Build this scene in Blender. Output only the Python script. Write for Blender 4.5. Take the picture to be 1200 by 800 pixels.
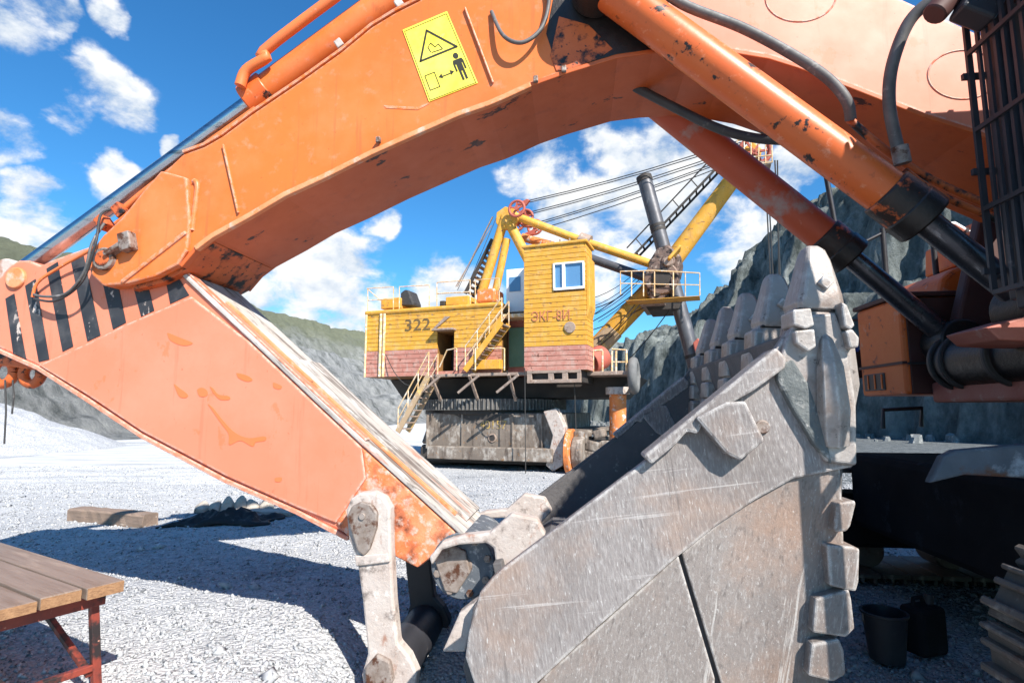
import bpy, bmesh, math, random
import numpy as np
from mathutils import Vector, Matrix
random.seed(7); np.random.seed(7)
R = math.radians
scene = bpy.context.scene
for o in list(bpy.data.objects): bpy.data.objects.remove(o)
col = scene.collection

# ------------------------------------------------------------------ camera
CAM_H = 1.35; FPX = 650.0; PITCH = math.atan(80/650.0)
cd = bpy.data.cameras.new('camera'); cam = bpy.data.objects.new('camera', cd); col.objects.link(cam)
cd.sensor_width = 36; cd.lens = 36*FPX/1200; cd.clip_start = .05; cd.clip_end = 3000
cam.location = (0, 0, CAM_H); cam.rotation_euler = (math.pi/2+PITCH, 0, 0)
scene.camera = cam
scene.render.resolution_x = 1024; scene.render.resolution_y = 682

# ------------------------------------------------------------------ light
SUN_EL = R(41); SUN_AZ = R(146)          # azimuth clockwise from +Y
to_sun = Vector((math.sin(SUN_AZ)*math.cos(SUN_EL), math.cos(SUN_AZ)*math.cos(SUN_EL), math.sin(SUN_EL)))
sd = bpy.data.lights.new('sun', 'SUN'); sd.energy = 5.0; sd.angle = R(.5); sd.color = (1, .95, .87)
sun = bpy.data.objects.new('sun', sd); col.objects.link(sun)
sun.location = (20, -20, 30); sun.rotation_euler = to_sun.to_track_quat('Z', 'Y').to_euler()
vs = scene.view_settings
vs.view_transform = 'Standard'; vs.look = 'None'; vs.exposure = .95; vs.gamma = 1; vs.use_curve_mapping = False

def ray(px, py):
    xc = (px-600)/FPX; yc = (400-py)/FPX
    return Vector((xc, math.cos(PITCH)-yc*math.sin(PITCH), math.sin(PITCH)+yc*math.cos(PITCH)))

world = bpy.data.worlds.new('World'); scene.world = world; world.use_nodes = True
def build_world():
    nt = world.node_tree; N = nt.nodes; L = nt.links; N.clear()
    out = N.new('ShaderNodeOutputWorld'); bg = N.new('ShaderNodeBackground'); L.new(bg.outputs[0], out.inputs[0])
    sky = N.new('ShaderNodeTexSky'); sky.sky_type = 'NISHITA'; sky.sun_disc = False
    sky.sun_elevation = SUN_EL; sky.sun_rotation = SUN_AZ; sky.altitude = 300; sky.dust_density = .35; sky.ozone_density = 2.0
    hs = N.new('ShaderNodeHueSaturation'); hs.inputs['Saturation'].default_value = 1.22; hs.inputs['Value'].default_value = 1.05
    tint = N.new('ShaderNodeMixRGB'); tint.blend_type = 'MULTIPLY'; tint.inputs[0].default_value = 1; tint.inputs[2].default_value = (.66, 1.22, 1.42, 1)
    L.new(sky.outputs[0], hs.inputs['Color']); L.new(hs.outputs[0], tint.inputs[1])
    tc = N.new('ShaderNodeTexCoord')
    def math_(op, a, b=None, c=None):
        m = N.new('ShaderNodeMath'); m.operation = op
        for i, v in enumerate((a, b, c)):
            if v is None: continue
            if isinstance(v, (int, float)): m.inputs[i].default_value = v
            else: L.new(v, m.inputs[i])
        return m.outputs[0]
    def vm(op, a, b):
        m = N.new('ShaderNodeVectorMath'); m.operation = op
        for i, v in enumerate((a, b)):
            if isinstance(v, (tuple, Vector)): m.inputs[i].default_value = v
            else: L.new(v, m.inputs[i])
        return m
    D = tc.outputs['Generated']
    def fbm(vec, scale, detail, rough, dist=0.):
        n = N.new('ShaderNodeTexNoise'); n.inputs['Scale'].default_value = scale; n.inputs['Detail'].default_value = detail
        n.inputs['Roughness'].default_value = rough; n.inputs['Distortion'].default_value = dist; L.new(vec, n.inputs['Vector']); return n.outputs['Fac']
    stretched = vm('MULTIPLY', D, (1, 1, 1.5)).outputs[0]
    n1 = fbm(stretched, 9.5, 12, .60, .15)
    nb = fbm(stretched, 3.1, 2, .5)
    up = vm('ADD', stretched, (-.012, -.0, .045)).outputs[0]
    n2 = fbm(up, 9.5, 6, .56, .15)
    nw = N.new('ShaderNodeTexNoise'); nw.inputs['Scale'].default_value = 14; nw.inputs['Detail'].default_value = 5; L.new(D, nw.inputs['Vector'])
    Dw = vm('ADD', D, vm('MULTIPLY', vm('SUBTRACT', nw.outputs['Color'], (.5, .5, .5)).outputs[0], (.09, .09, .07)).outputs[0]).outputs[0]
    total = None
    blobs = [(25, 12, 62), (75, 22, 26), (132, 18, 24), (108, 92, 46), (140, 118, 42), (90, 130, 34), (14, 162, 42), (25, 222, 36), (130, 205, 30), (30, 275, 60), (350, 320, 80), (400, 350, 70),
             (300, 365, 50), (640, 205, 42), (720, 245, 85), (665, 262, 50), (700, 180, 34), (810, 175, 65), (868, 275, 60), (925, 200, 36),
             (770, 262, 60), (520, 340, 40), (450, 258, 26), (850, 140, 60), (195, 172, 14), (690, 300, 60), (560, 370, 60), (1110, 10, 40)]
    for (x, y, r) in blobs:
        d = ray(x, y).normalized(); ang = (ray(x+r, y).normalized()).angle(d)
        dot = vm('DOT_PRODUCT', vm('NORMALIZE', Dw, (0, 0, 0)).outputs[0], d).outputs['Value']
        mr = N.new('ShaderNodeMapRange'); mr.interpolation_type = 'SMOOTHSTEP'
        mr.inputs['From Min'].default_value = math.cos(ang*1.35); mr.inputs['From Max'].default_value = math.cos(ang*.25)
        L.new(dot, mr.inputs['Value'])
        total = mr.outputs[0] if total is None else math_('MAXIMUM', total, mr.outputs[0])
    # beyond the frame the same broken cumulus goes on from the broad noise
    sep = N.new('ShaderNodeSeparateXYZ'); L.new(D, sep.inputs[0])
    mrb = N.new('ShaderNodeMapRange'); mrb.inputs['From Min'].default_value = .58; mrb.inputs['From Max'].default_value = .70; L.new(nb, mrb.inputs['Value'])
    cen = vm('DOT_PRODUCT', D, ray(600, 300).normalized()).outputs['Value']
    mc = N.new('ShaderNodeMapRange'); mc.inputs['From Min'].default_value = .72; mc.inputs['From Max'].default_value = .55; L.new(cen, mc.inputs['Value'])
    total = math_('MAXIMUM', total, math_('MULTIPLY', mrb.outputs[0], mc.outputs[0]))
    dens = math_('ADD', math_('MULTIPLY', total, .62), math_('MULTIPLY', math_('SUBTRACT', n1, .5), 2.5))
    ms = N.new('ShaderNodeMapRange'); ms.interpolation_type = 'SMOOTHSTEP'; ms.inputs['From Min'].default_value = .15; ms.inputs['From Max'].default_value = .72; L.new(dens, ms.inputs['Value'])
    mask = math_('MULTIPLY', ms.outputs[0], math_('MINIMUM', math_('MULTIPLY', total, 2.2), 1.0))
    sh = N.new('ShaderNodeMapRange'); sh.inputs['From Min'].default_value = -.13; sh.inputs['From Max'].default_value = .10
    L.new(math_('SUBTRACT', n1, n2), sh.inputs['Value'])
    cc = N.new('ShaderNodeMixRGB'); L.new(sh.outputs[0], cc.inputs[0])
    cc.inputs[1].default_value = (4.6, 5.4, 6.4, 1); cc.inputs[2].default_value = (8.0, 8.1, 8.2, 1)
    mx = N.new('ShaderNodeMixRGB'); L.new(mask, mx.inputs[0]); L.new(tint.outputs[0], mx.inputs[1]); L.new(cc.outputs[0], mx.inputs[2])
    L.new(mx.outputs[0], bg.inputs[0]); bg.inputs[1].default_value = .070
build_world()

# ------------------------------------------------------------------ helpers
MATS = {}
def mat(name, base, base2=None, vscale=3, spots=(), rough=.6, metal=0., bump=(0, 40), stretch=(1, 1, 1), spec=.4, rot=0., edge=None):
    """procedural surface: two-tone variation, any number of thresholded spot layers, fine relief
    spots: (colour, scale, lo, hi, stretch, strength)"""
    m = bpy.data.materials.new(name); m.use_nodes = True; nt = m.node_tree; N = nt.nodes; L = nt.links
    b = N['Principled BSDF']; b.inputs['Roughness'].default_value = rough; b.inputs['Metallic'].default_value = metal
    b.inputs['Specular IOR Level'].default_value = spec
    tc = N.new('ShaderNodeTexCoord')
    def noise(scale, st=(1, 1, 1), detail=6, rgh=.6):
        mp = N.new('ShaderNodeMapping'); mp.inputs['Scale'].default_value = st; src = tc.outputs['Object']
        if rot:
            vr = N.new('ShaderNodeVectorRotate'); vr.rotation_type = 'Y_AXIS'; vr.inputs['Angle'].default_value = rot; L.new(src, vr.inputs['Vector']); src = vr.outputs[0]
        L.new(src, mp.inputs[0])
        n = N.new('ShaderNodeTexNoise'); n.inputs['Scale'].default_value = scale; n.inputs['Detail'].default_value = detail
        n.inputs['Roughness'].default_value = rgh; L.new(mp.outputs[0], n.inputs['Vector']); return n.outputs['Fac']
    def mix(fac, a, c):
        x = N.new('ShaderNodeMixRGB')
        L.new(fac, x.inputs[0])
        for i, v in ((1, a), (2, c)):
            if isinstance(v, tuple): x.inputs[i].default_value = (*v, 1)
            else: L.new(v, x.inputs[i])
        return x.outputs[0]
    def rng(v, lo, hi, t=1.):
        r = N.new('ShaderNodeMapRange'); r.inputs['From Min'].default_value = lo; r.inputs['From Max'].default_value = hi; r.inputs['To Max'].default_value = t
        L.new(v, r.inputs['Value']); return r.outputs[0]
    c = mix(rng(noise(vscale, stretch), .3, .7), base, base2 or tuple(x*.85 for x in base))
    for s in spots:
        colr, sc, lo, hi = s[:4]; st = s[4] if len(s) > 4 else (1, 1, 1); t = s[5] if len(s) > 5 else 1.
        c = mix(rng(noise(sc, st, 8, .65), lo, hi, t), c, colr)
    if edge:                                             # worn edges: where the surface turns sharply
        bv = N.new('ShaderNodeBevel'); bv.samples = 4; bv.inputs['Radius'].default_value = edge[1]; ge = N.new('ShaderNodeNewGeometry')
        dt = N.new('ShaderNodeVectorMath'); dt.operation = 'DOT_PRODUCT'; L.new(bv.outputs[0], dt.inputs[0]); L.new(ge.outputs['Normal'], dt.inputs[1])
        em = rng(dt.outputs['Value'], .992, .90); nz = rng(noise(22, (1, 1, 1), 8, .7), .42, .56)
        mu = N.new('ShaderNodeMath'); mu.operation = 'MULTIPLY'; L.new(em, mu.inputs[0]); L.new(nz, mu.inputs[1]); c = mix(mu.outputs[0], c, edge[0])
    L.new(c, b.inputs['Base Color'])
    rv = N.new('ShaderNodeMapRange'); rv.inputs['To Min'].default_value = max(.05, rough-.12); rv.inputs['To Max'].default_value = min(1, rough+.15)
    L.new(noise(vscale*4), rv.inputs['Value']); L.new(rv.outputs[0], b.inputs['Roughness'])
    if bump[0]:
        bp = N.new('ShaderNodeBump'); bp.inputs['Strength'].default_value = bump[0]; bp.inputs['Distance'].default_value = .02
        L.new(noise(bump[1], stretch, 8, .7), bp.inputs['Height']); L.new(bp.outputs[0], b.inputs['Normal'])
    MATS[name] = m
    return m

RUST = (.09, .035, .018); GREASE = (.012, .010, .010); DUST = (.55, .50, .45)
mat('boom_paint', (.64, .150, .026), (.58, .130, .026), 1.3, [((.68, .23, .09), 2.0, .47, .72, (1, 1, 1), .45), (DUST, 9, .58, .76, (1, 1, 1), .22), ((.26, .06, .02), 40, .66, .70, (1, 1, 1), .6), ((.34, .085, .03), 3.5, .58, .68, (4, 4, .25), .4)], .40, 0, (.05, 6), edge=((.50, .40, .33), .022))
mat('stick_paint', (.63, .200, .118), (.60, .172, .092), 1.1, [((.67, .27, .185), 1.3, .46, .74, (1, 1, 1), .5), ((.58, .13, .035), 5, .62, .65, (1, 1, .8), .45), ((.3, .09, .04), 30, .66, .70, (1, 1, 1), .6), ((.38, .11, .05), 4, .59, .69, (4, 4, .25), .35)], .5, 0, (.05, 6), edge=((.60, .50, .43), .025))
mat('stick_tip', (.68, .135, .03), (.74, .26, .13), 5, [((.10, .03, .015), 6, .48, .66), (DUST, 18, .52, .64, (1, 1, 1), .6), ((.55, .48, .42), 4, .58, .66, (1, 1, 1), .7)], .7, 0, (.35, 30))
mat('worn_plate', (.47, .44, .41), (.39, .34, .30), 5, [((.11, .08, .065), 5, .50, .60, (.14, 2.2, 2.2), .85), ((.50, .17, .09), 4, .60, .66, (.3, 1, 1), .7), ((.09, .07, .06), 30, .55, .66, (.3, 1, 1), .8), ((.58, .56, .53), 9, .54, .64, (.3, 1, 1), .8)], .85, 0, (.5, 26), (.3, 1, 1), .4, R(-42))
mat('link_white', (.48, .43, .395), (.39, .315, .275), 6, [((.26, .10, .05), 8, .56, .66, (1, 1, .5), .85), ((.12, .10, .09), 12, .56, .68, (1, 1, 1), .8), ((.66, .61, .57), 20, .56, .68, (1, 1, 1), .6)], .75, 0, (.35, 34))
mat('lip_worn', (.66, .28, .14), (.64, .18, .055), 12, [((.52, .44, .38), 10, .56, .68, (1, 1, 1), .7), ((.15, .06, .03), 25, .62, .72)], .6, 0, (.2, 40))
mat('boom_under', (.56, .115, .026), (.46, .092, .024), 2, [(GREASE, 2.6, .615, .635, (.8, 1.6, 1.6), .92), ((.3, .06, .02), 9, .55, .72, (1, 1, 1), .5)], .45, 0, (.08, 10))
mat('touch_up', (.64, .155, .045), (.61, .16, .06), 6, (), .45)
mat('greasy_orange', (.60, .13, .03), (.45, .09, .025), 4, [(GREASE, 6, .50, .58), (GREASE, 24, .58, .64)], .5, 0, (.12, 20))
mat('cyl_orange', (.64, .13, .025), (.58, .105, .022), 2.5, [((.72, .30, .17), 16, .58, .68, (1, 1, 1), .6), (GREASE, 7, .585, .62), ((.3, .06, .02), 20, .6, .7, (1, 1, 1), .6)], .36, 0, (.06, 14))
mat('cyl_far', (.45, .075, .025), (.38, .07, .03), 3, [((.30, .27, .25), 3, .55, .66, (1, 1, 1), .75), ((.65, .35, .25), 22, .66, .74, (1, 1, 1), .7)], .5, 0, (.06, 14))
mat('grease_black', GREASE, (.03, .022, .018), 8, [((.25, .06, .02), 7, .64, .72, (1, 1, 1), .7)], .35, 0, (.25, 25))
mat('chrome', (.52, .53, .56), (.40, .41, .44), 3, [((.05, .05, .05), 6, .56, .70, (.3, 4, 4), .7)], .22, 1.)
mat('rod_dirty', (.10, .10, .11), (.05, .05, .06), 4, [((.30, .31, .33), 9, .60, .70, (.4, 3, .4), .7)], .28, .7)
mat('pin_blue', (.15, .165, .185), (.09, .10, .115), 8, [((.42, .42, .42), 14, .54, .66)], .6, .3, (.3, 30))
mat('gland_grease', (.016, .012, .011), (.035, .02, .015), 6, [((.50, .10, .025), 5, .54, .58, (1, 1, 1), .9)], .4, 0, (.3, 20))
mat('scree', (.19, .20, .20), (.12, .13, .13), 3, [((.36, .36, .35), 5, .55, .68)], .95)
mat('guard_blue', (.085, .10, .125), (.05, .058, .07), 4, [((.22, .24, .27), 9, .56, .68), (RUST, 6, .58, .68)], .7, 0, (.3, 20))
mat('rubber', (.028, .027, .028), (.05, .048, .048), 8, [((.28, .25, .23), 9, .60, .75, (1, 1, 1), .6)], .55)
mat('rubber_grey', (.13, .12, .115), (.07, .066, .065), 8, [((.34, .31, .29), 12, .58, .7, (1, 1, 1), .7)], .55)
mat('black_paint', (.022, .022, .026), (.034, .034, .040), 6, [((.22, .20, .19), 12, .66, .76, (1, 1, 1), .5)], .45)
mat('stripe_black', (.020, .021, .026), (.034, .034, .038), 9, [((.58, .48, .42), 13, .62, .65, (1, 1, .5), .85), ((.12, .11, .11), 6, .5, .7, (1, 1, 1), .5)], .5)
mat('bolt_steel', (.34, .29, .26), (.19, .14, .11), 20, [(RUST, 18, .5, .62)], .55, .3, (.2, 60))
mat('bucket_steel', (.250, .224, .214), (.185, .160, .151), 2.2,
    [((.38, .355, .34), 75, .49, .64, (1.4, 1, .24), .6), ((.105, .085, .08), 60, .53, .66, (1.5, 1, .28), .55), ((.33, .20, .13), 1.8, .50, .70, (1, 1, 1), .5), ((.50, .48, .46), 85, .60, .67, (1.3, 1, .30), .75), ((.11, .092, .085), 1.2, .50, .72, (1, 1, 1), .5), ((.48, .45, .43), 7, .62, .67, (.12, 1, 4), .45), ((.10, .085, .08), 8, .62, .66, (5, 1, .14), .5)], .72, .05, (.3, 60), (1, 1, .4), .4, R(8), edge=((.62, .59, .56), .02))
mat('bucket_lower', (.255, .220, .200), (.185, .156, .142), 2.6,
    [((.37, .345, .325), 80, .52, .66, (1.3, 1, .35), .6), ((.33, .19, .12), 1.7, .47, .66, (1, 1, 1), .55), ((.08, .065, .06), 45, .55, .67, (1.2, 1, .45), .55), ((.46, .44, .42), 110, .61, .67, (1, 1, .5), .7), ((.12, .10, .09), 1.3, .52, .72, (1, 1, 1), .5), ((.50, .47, .44), 6, .62, .66, (3, 1, .15), .6)], .62, .12, (.3, 80), (1, 1, .6), .4, R(-12), edge=((.58, .55, .52), .02))
mat('bucket_inner', (.13, .12, .12), (.09, .085, .085), 3, [((.34, .33, .32), 16, .62, .76), ((.5, .49, .47), 5, .66, .8, (1, 1, 1), .5)], .8, 0, (.4, 30))
mat('tooth_steel', (.325, .288, .265), (.26, .225, .205), 5, [((.46, .435, .41), 12, .52, .68, (1, 1, 1), .6), ((.12, .10, .09), 7, .54, .68, (1, 1, 1), .7), ((.24, .14, .09), 4, .53, .7, (1, 1, 1), .55), ((.08, .07, .065), 20, .62, .68)], .48, .2, (.25, 40), edge=((.66, .63, .60), .018))
mat('track_steel', (.095, .078, .068), (.15, .125, .11), 5, [((.27, .24, .215), 12, .56, .68), (RUST, 8, .56, .7)], .7, .2, (.3, 30))
mat('deck_red', (.34, .085, .055), (.42, .16, .12), 4, [(DUST, 10, .58, .75, (1, 1, 1), .5)], .6, 0, (.1, 30))
mat('box_orange', (.70, .145, .022), (.62, .12, .022), 3, [((.2, .05, .03), 12, .60, .68), (DUST, 9, .60, .74, (1, 1, 1), .4)], .5, 0, (.08, 20))
mat('dark_maroon', (.055, .022, .020), (.085, .032, .026), 4, [((.2, .1, .07), 10, .64, .75, (1, 1, 1), .5)], .6)
mat('under_shade', (.014, .014, .016), (.024, .024, .026), 3, [((.06, .068, .08), 4, .58, .7, (1, 1, 1), .7)], .95, 0, (.2, 20), (1, 1, 1), .05)  # near-black base stands in for the deep shade under the machine
mat('sign_yellow', (.86, .68, .045), (.84, .72, .12), 6, [((.9, .82, .45), 9, .62, .8, (1, 1, 1), .5)], .4)
mat('sign_black', (.030, .026, .015), None, 6, (), .5)
mat('pipe_orange', (.70, .17, .04), (.62, .15, .05), 5, [(DUST, 20, .62, .74, (1, 1, 1), .5)], .45)
# shovel
mat('sh_yellow', (.62, .315, .034), (.57, .275, .034), 1.6, [((.20, .10, .045), 6, .60, .64, (.6, 1, 1.6), .85), ((.66, .42, .15), 3, .50, .70, (1, 1, 1), .55), ((.27, .14, .06), 1.4, .54, .72, (3, 3, .4), .5), ((.45, .38, .28), 9, .56, .7, (1, 1, .5), .4)], .6, 0, (.1, 20))
mat('sh_red', (.44, .175, .13), (.40, .165, .125), 1.8, [((.52, .31, .25), 4, .46, .64, (1, 1, 1), .65), ((.15, .06, .04), 7, .59, .65), ((.42, .35, .30), 8, .53, .68, (1, 1, .4), .5)], .7, 0, (.1, 20))
mat('sh_groove', (.25, .12, .03), (.19, .09, .03), 3, (), .7)
mat('sh_frame', (.36, .26, .20), (.24, .18, .15), 4, [((.60, .54, .48), 9, .56, .7, (1, 1, 1), .7), (RUST, 6, .6, .7)], .7, .1)
mat('sh_base', (.215, .175, .142), (.145, .115, .095), 1.8, [((.46, .42, .375), 4, .51, .66, (1, 1, .6), .75), ((.05, .035, .028), 3, .52, .64, (1.5, 1, .35), .8), ((.24, .13, .06), 7, .60, .68)], .85, 0, (.6, 12))
mat('sh_gear', (.13, .085, .07), (.20, .13, .10), 4, [((.40, .33, .28), 7, .56, .68), (GREASE, 5, .52, .62)], .6, .2, (.3, 14))
mat('sh_ring', (.16, .15, .14), (.10, .094, .088), 4, [((.36, .34, .31), 6, .56, .68)], .6, .1)
mat('sh_brown', (.42, .29, .17), (.33, .23, .15), 3, [((.66, .42, .12), 3, .52, .6), (DUST, 6, .56, .7)], .7)
mat('rough_patch', (.17, .18, .175), (.11, .12, .12), 14, [((.36, .35, .33), 20, .54, .64)], .95, 0, (1., 24))
mat('sh_dark', (.030, .026, .024), (.055, .046, .040), 2, [((.16, .12, .10), 6, .64, .75)], .7)
mat('sh_green', (.085, .17, .10), (.11, .20, .13), 3, [((.4, .45, .38), 14, .7, .76)], .5)
mat('sh_white', (.82, .83, .84), (.76, .77, .79), 3, (), .5)
mat('sh_rail', (.66, .50, .30), (.55, .30, .10), 5, [((.7, .66, .6), 8, .5, .65)], .6)
mat('sh_sheave', (.42, .10, .07), (.35, .09, .06), 5, [((.2, .12, .09), 10, .58, .7)], .6)
mat('sh_tube_dark', (.115, .115, .125), (.075, .072, .078), 2, [((.30, .28, .27), 5, .56, .75, (1, 1, .4), .6)], .45, .3)
mat('sh_orange', (.72, .22, .05), (.55, .16, .05), 4, [(DUST, 5, .54, .64), (RUST, 7, .6, .7)], .6)
mat('rope', (.055, .052, .05), None, 6, (), .6, .3)
mat('faded_red_ink', (.42, .13, .06), (.50, .20, .08), 8, (), .7)
mat('black_ink', (.10, .065, .03), (.16, .10, .04), 6, (), .7)
mat('yellow_ink', (.46, .30, .06), (.34, .23, .08), 8, [((.27, .22, .18), 9, .48, .6)], .8)
mat('tyre', (.17, .165, .16), (.12, .12, .12), 6, (), .8)
def glass_mat():
    m = bpy.data.materials.new('window_glass'); m.use_nodes = True; b = m.node_tree.nodes['Principled BSDF']
    b.inputs['Base Color'].default_value = (.10, .22, .38, 1); b.inputs['Roughness'].default_value = .06; b.inputs['Specular IOR Level'].default_value = .9
    MATS['window_glass'] = m
glass_mat()
# wood
mat('bench_wood', (.235, .178, .142), (.185, .137, .108), 2, [((.14, .09, .06), 7, .49, .68, (.35, 6, 6), .75), ((.40, .31, .24), 5, .54, .72, (.4, 3, 1), .5)], .5, 0, (.2, 14), (.3, 8, 8))
mat('bench_end', (.33, .18, .09), (.24, .125, .06), 30, [((.16, .08, .04), 50, .48, .62, (1, 1, 3), .7)], .75, 0, (.3, 60))
mat('bench_steel', (.30, .05, .028), (.16, .035, .025), 9, [((.025, .018, .018), 6, .47, .56), ((.6, .3, .22), 20, .66, .72)], .5)
mat('old_timber', (.25, .18, .14), (.19, .135, .10), 5, [((.15, .10, .08), 8, .54, .72, (.4, 4, 4)), ((.55, .47, .40), 7, .62, .75, (.5, 3, 2), .7)], .85, 0, (.5, 16), (.3, 4, 4))
mat('black_rubber', (.014, .014, .015), (.03, .029, .029), 9, [((.2, .19, .18), 8, .6, .68, (1, 1, 1), .6)], .6, 0, (.3, 14), (1, 1, 1), .25)
mat('scrap_pale', (.46, .42, .36), (.33, .27, .22), 9, [((.2, .14, .10), 14, .56, .7)], .85, 0, (.4, 30))
mat('gravel_light', (.43, .432, .44), (.25, .257, .272), 11, [((.57, .565, .56), 17, .54, .62), ((.10, .105, .115), 23, .56, .61)], .9)

class MB:
    def __init__(s): s.v = []; s.f = []
    def add(s, vs, fs):
        n = len(s.v); s.v += [tuple(v) for v in vs]; s.f += [tuple(i+n for i in f) for f in fs]; return s
    def prism(s, poly, l0, l1):                       # poly of (x, z), pushed along y
        n = len(poly); A = [(p[0], l0, p[1]) for p in poly]; B = [(p[0], l1, p[1]) for p in poly]
        fs = [tuple(range(n)), tuple(range(2*n-1, n-1, -1))] + [(i, i+n, (i+1) % n+n, (i+1) % n) for i in range(n)]
        return s.add(A+B, fs)
    def box(s, c, sz, M=None):
        h = [Vector((x*sz[0]/2, y*sz[1]/2, z*sz[2]/2)) for x in (-1, 1) for y in (-1, 1) for z in (-1, 1)]
        if M is not None: h = [M @ v for v in h]
        c = Vector(c)
        return s.add([c+v for v in h], [(0, 1, 3, 2), (4, 6, 7, 5), (0, 4, 5, 1), (2, 3, 7, 6), (0, 2, 6, 4), (1, 5, 7, 3)])
    def bx(s, a, b):
        return s.box([(a[i]+b[i])/2 for i in range(3)], [abs(b[i]-a[i]) for i in range(3)])
    def cyl(s, p0, p1, r0, r1=None, seg=20):
        return s.tube([p0, p1], [r0, r0 if r1 is None else r1], seg)
    def tube(s, pts, r, seg=10):
        pts = [Vector(p) for p in pts]; n = len(pts)
        rs = r if isinstance(r, (list, tuple)) else [r]*n
        vs = []; t0 = (pts[1]-pts[0]).normalized()
        nrm = t0.cross(Vector((0, 0, 1)));
        if nrm.length < .05: nrm = t0.cross(Vector((0, 1, 0)))
        nrm.normalize()
        for i, p in enumerate(pts):
            t = (pts[min(i+1, n-1)]-pts[max(i-1, 0)]).normalized()
            nrm = (nrm-t*nrm.dot(t)).normalized(); b = t.cross(nrm)
            for k in range(seg):
                a = 2*math.pi*k/seg; vs.append(p+(nrm*math.cos(a)+b*math.sin(a))*rs[i])
        fs = [(i*seg+k, i*seg+(k+1) % seg, (i+1)*seg+(k+1) % seg, (i+1)*seg+k) for i in range(n-1) for k in range(seg)]
        fs += [tuple(range(seg-1, -1, -1)), tuple(range((n-1)*seg, n*seg))]
        return s.add(vs, fs)
    def bar(s, p0, p1, w, h, up=(0, 0, 1)):
        p0 = Vector(p0); p1 = Vector(p1); d = p1-p0; x = d.normalized(); y = Vector(up).cross(x)
        if y.length < .01: y = Vector((0, 1, 0)).cross(x)
        y.normalize(); z = x.cross(y); M = Matrix((x, y, z)).transposed()
        return s.box((p0+p1)/2, (d.length, w, h), M)
    def strip(s, pts, l0, l1, t):                      # plate following a 2-D path, thickness t on its left side
        n = len(pts); off = []
        for i in range(n):
            a = Vector(pts[max(i-1, 0)]); b = Vector(pts[min(i+1, n-1)]); d = (b-a).normalized(); off.append(Vector(pts[i])+Vector((-d.y, d.x))*t)
        vs = []
        for p, q in zip(pts, off): vs += [(p[0], l0, p[1]), (p[0], l1, p[1]), (q.x, l1, q.y), (q.x, l0, q.y)]
        fs = [(0, 1, 2, 3), tuple((n-1)*4+k for k in (3, 2, 1, 0))]
        for i in range(n-1):
            for k in range(4): fs.append((i*4+k, (i+1)*4+k, (i+1)*4+(k+1) % 4, i*4+(k+1) % 4))
        return s.add(vs, fs)
    def mesh(s, name):
        me = bpy.data.meshes.new(name); me.from_pydata(s.v, [], s.f); me.update()
        b = bmesh.new(); b.from_mesh(me); bmesh.ops.recalc_face_normals(b, faces=b.faces); b.to_mesh(me); b.free(); return me
    def build(s, name, m, parent=None, bevel=0., smooth=None, seg=2, kind=None):
        me = s.mesh(name); o = bpy.data.objects.new(name, me); col.objects.link(o); me.materials.append(MATS[m])
        if smooth:
            me.polygons.foreach_set('use_smooth', [True]*len(me.polygons)); me.set_sharp_from_angle(angle=R(smooth))
        if bevel:
            md = o.modifiers.new('bevel', 'BEVEL'); md.width = bevel; md.segments = seg; md.limit_method = 'ANGLE'; md.angle_limit = R(35)
        if parent: o.parent = parent
        if kind: o['kind'] = kind
        return o

def tag(o, label, cat, group=None):
    o['label'] = label; o['category'] = cat
    if group: o['group'] = group
    return o
def empty(name, loc, rz=0):
    o = bpy.data.objects.new(name, None); col.objects.link(o); o.location = loc; o.rotation_euler = (0, 0, rz); o.empty_display_size = .2; return o
def text(name, s, size, m, parent, loc, rot, extrude=.006, sx=1.):
    c = bpy.data.curves.new(name, 'FONT'); c.body = s; c.size = size; c.extrude = extrude; c.align_x = 'CENTER'; c.align_y = 'CENTER'
    t = bpy.data.objects.new(name+'_curve', c); col.objects.link(t)
    dg = bpy.context.evaluated_depsgraph_get(); me = bpy.data.meshes.new_from_object(t.evaluated_get(dg))
    bpy.data.objects.remove(t); o = bpy.data.objects.new(name, me); col.objects.link(o); me.materials.clear(); me.materials.append(MATS[m])
    o.location = loc; o.rotation_euler = rot; o.scale = (sx, 1, 1); o.parent = parent; return o
def frame(origin, yaw):
    O = Vector(origin); u = Vector((math.cos(yaw), math.sin(yaw), 0)); Lv = Vector((-math.sin(yaw), math.cos(yaw), 0)); C = Vector((0, 0, CAM_H))
    def f(px, py, l):
        d = ray(px, py); t = (l-(C-O).dot(Lv))/d.dot(Lv); p = C+d*t-O
        return Vector((p.dot(u), l, p.z))
    def fp(pts, l): return [(q.x, q.z) for q in (f(x, y, l) for x, y in pts)]
    return f, fp
def ground_hit(px, py, z=0.):
    d = ray(px, py); t = (z-CAM_H)/d.z; return Vector((d.x*t, d.y*t, z))
def smooth_path(pts, n=6):
    pts = [Vector(p) for p in pts]; out = []
    for i in range(len(pts)-1):
        p0 = pts[max(i-1, 0)]; p1 = pts[i]; p2 = pts[i+1]; p3 = pts[min(i+2, len(pts)-1)]
        for k in range(n):
            t = k/n; out.append(.5*((2*p1)+(p2-p0)*t+(2*p0-5*p1+4*p2-p3)*t*t+(3*p1-p0-3*p2+p3)*t**3))
    return out+[pts[-1]]

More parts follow.
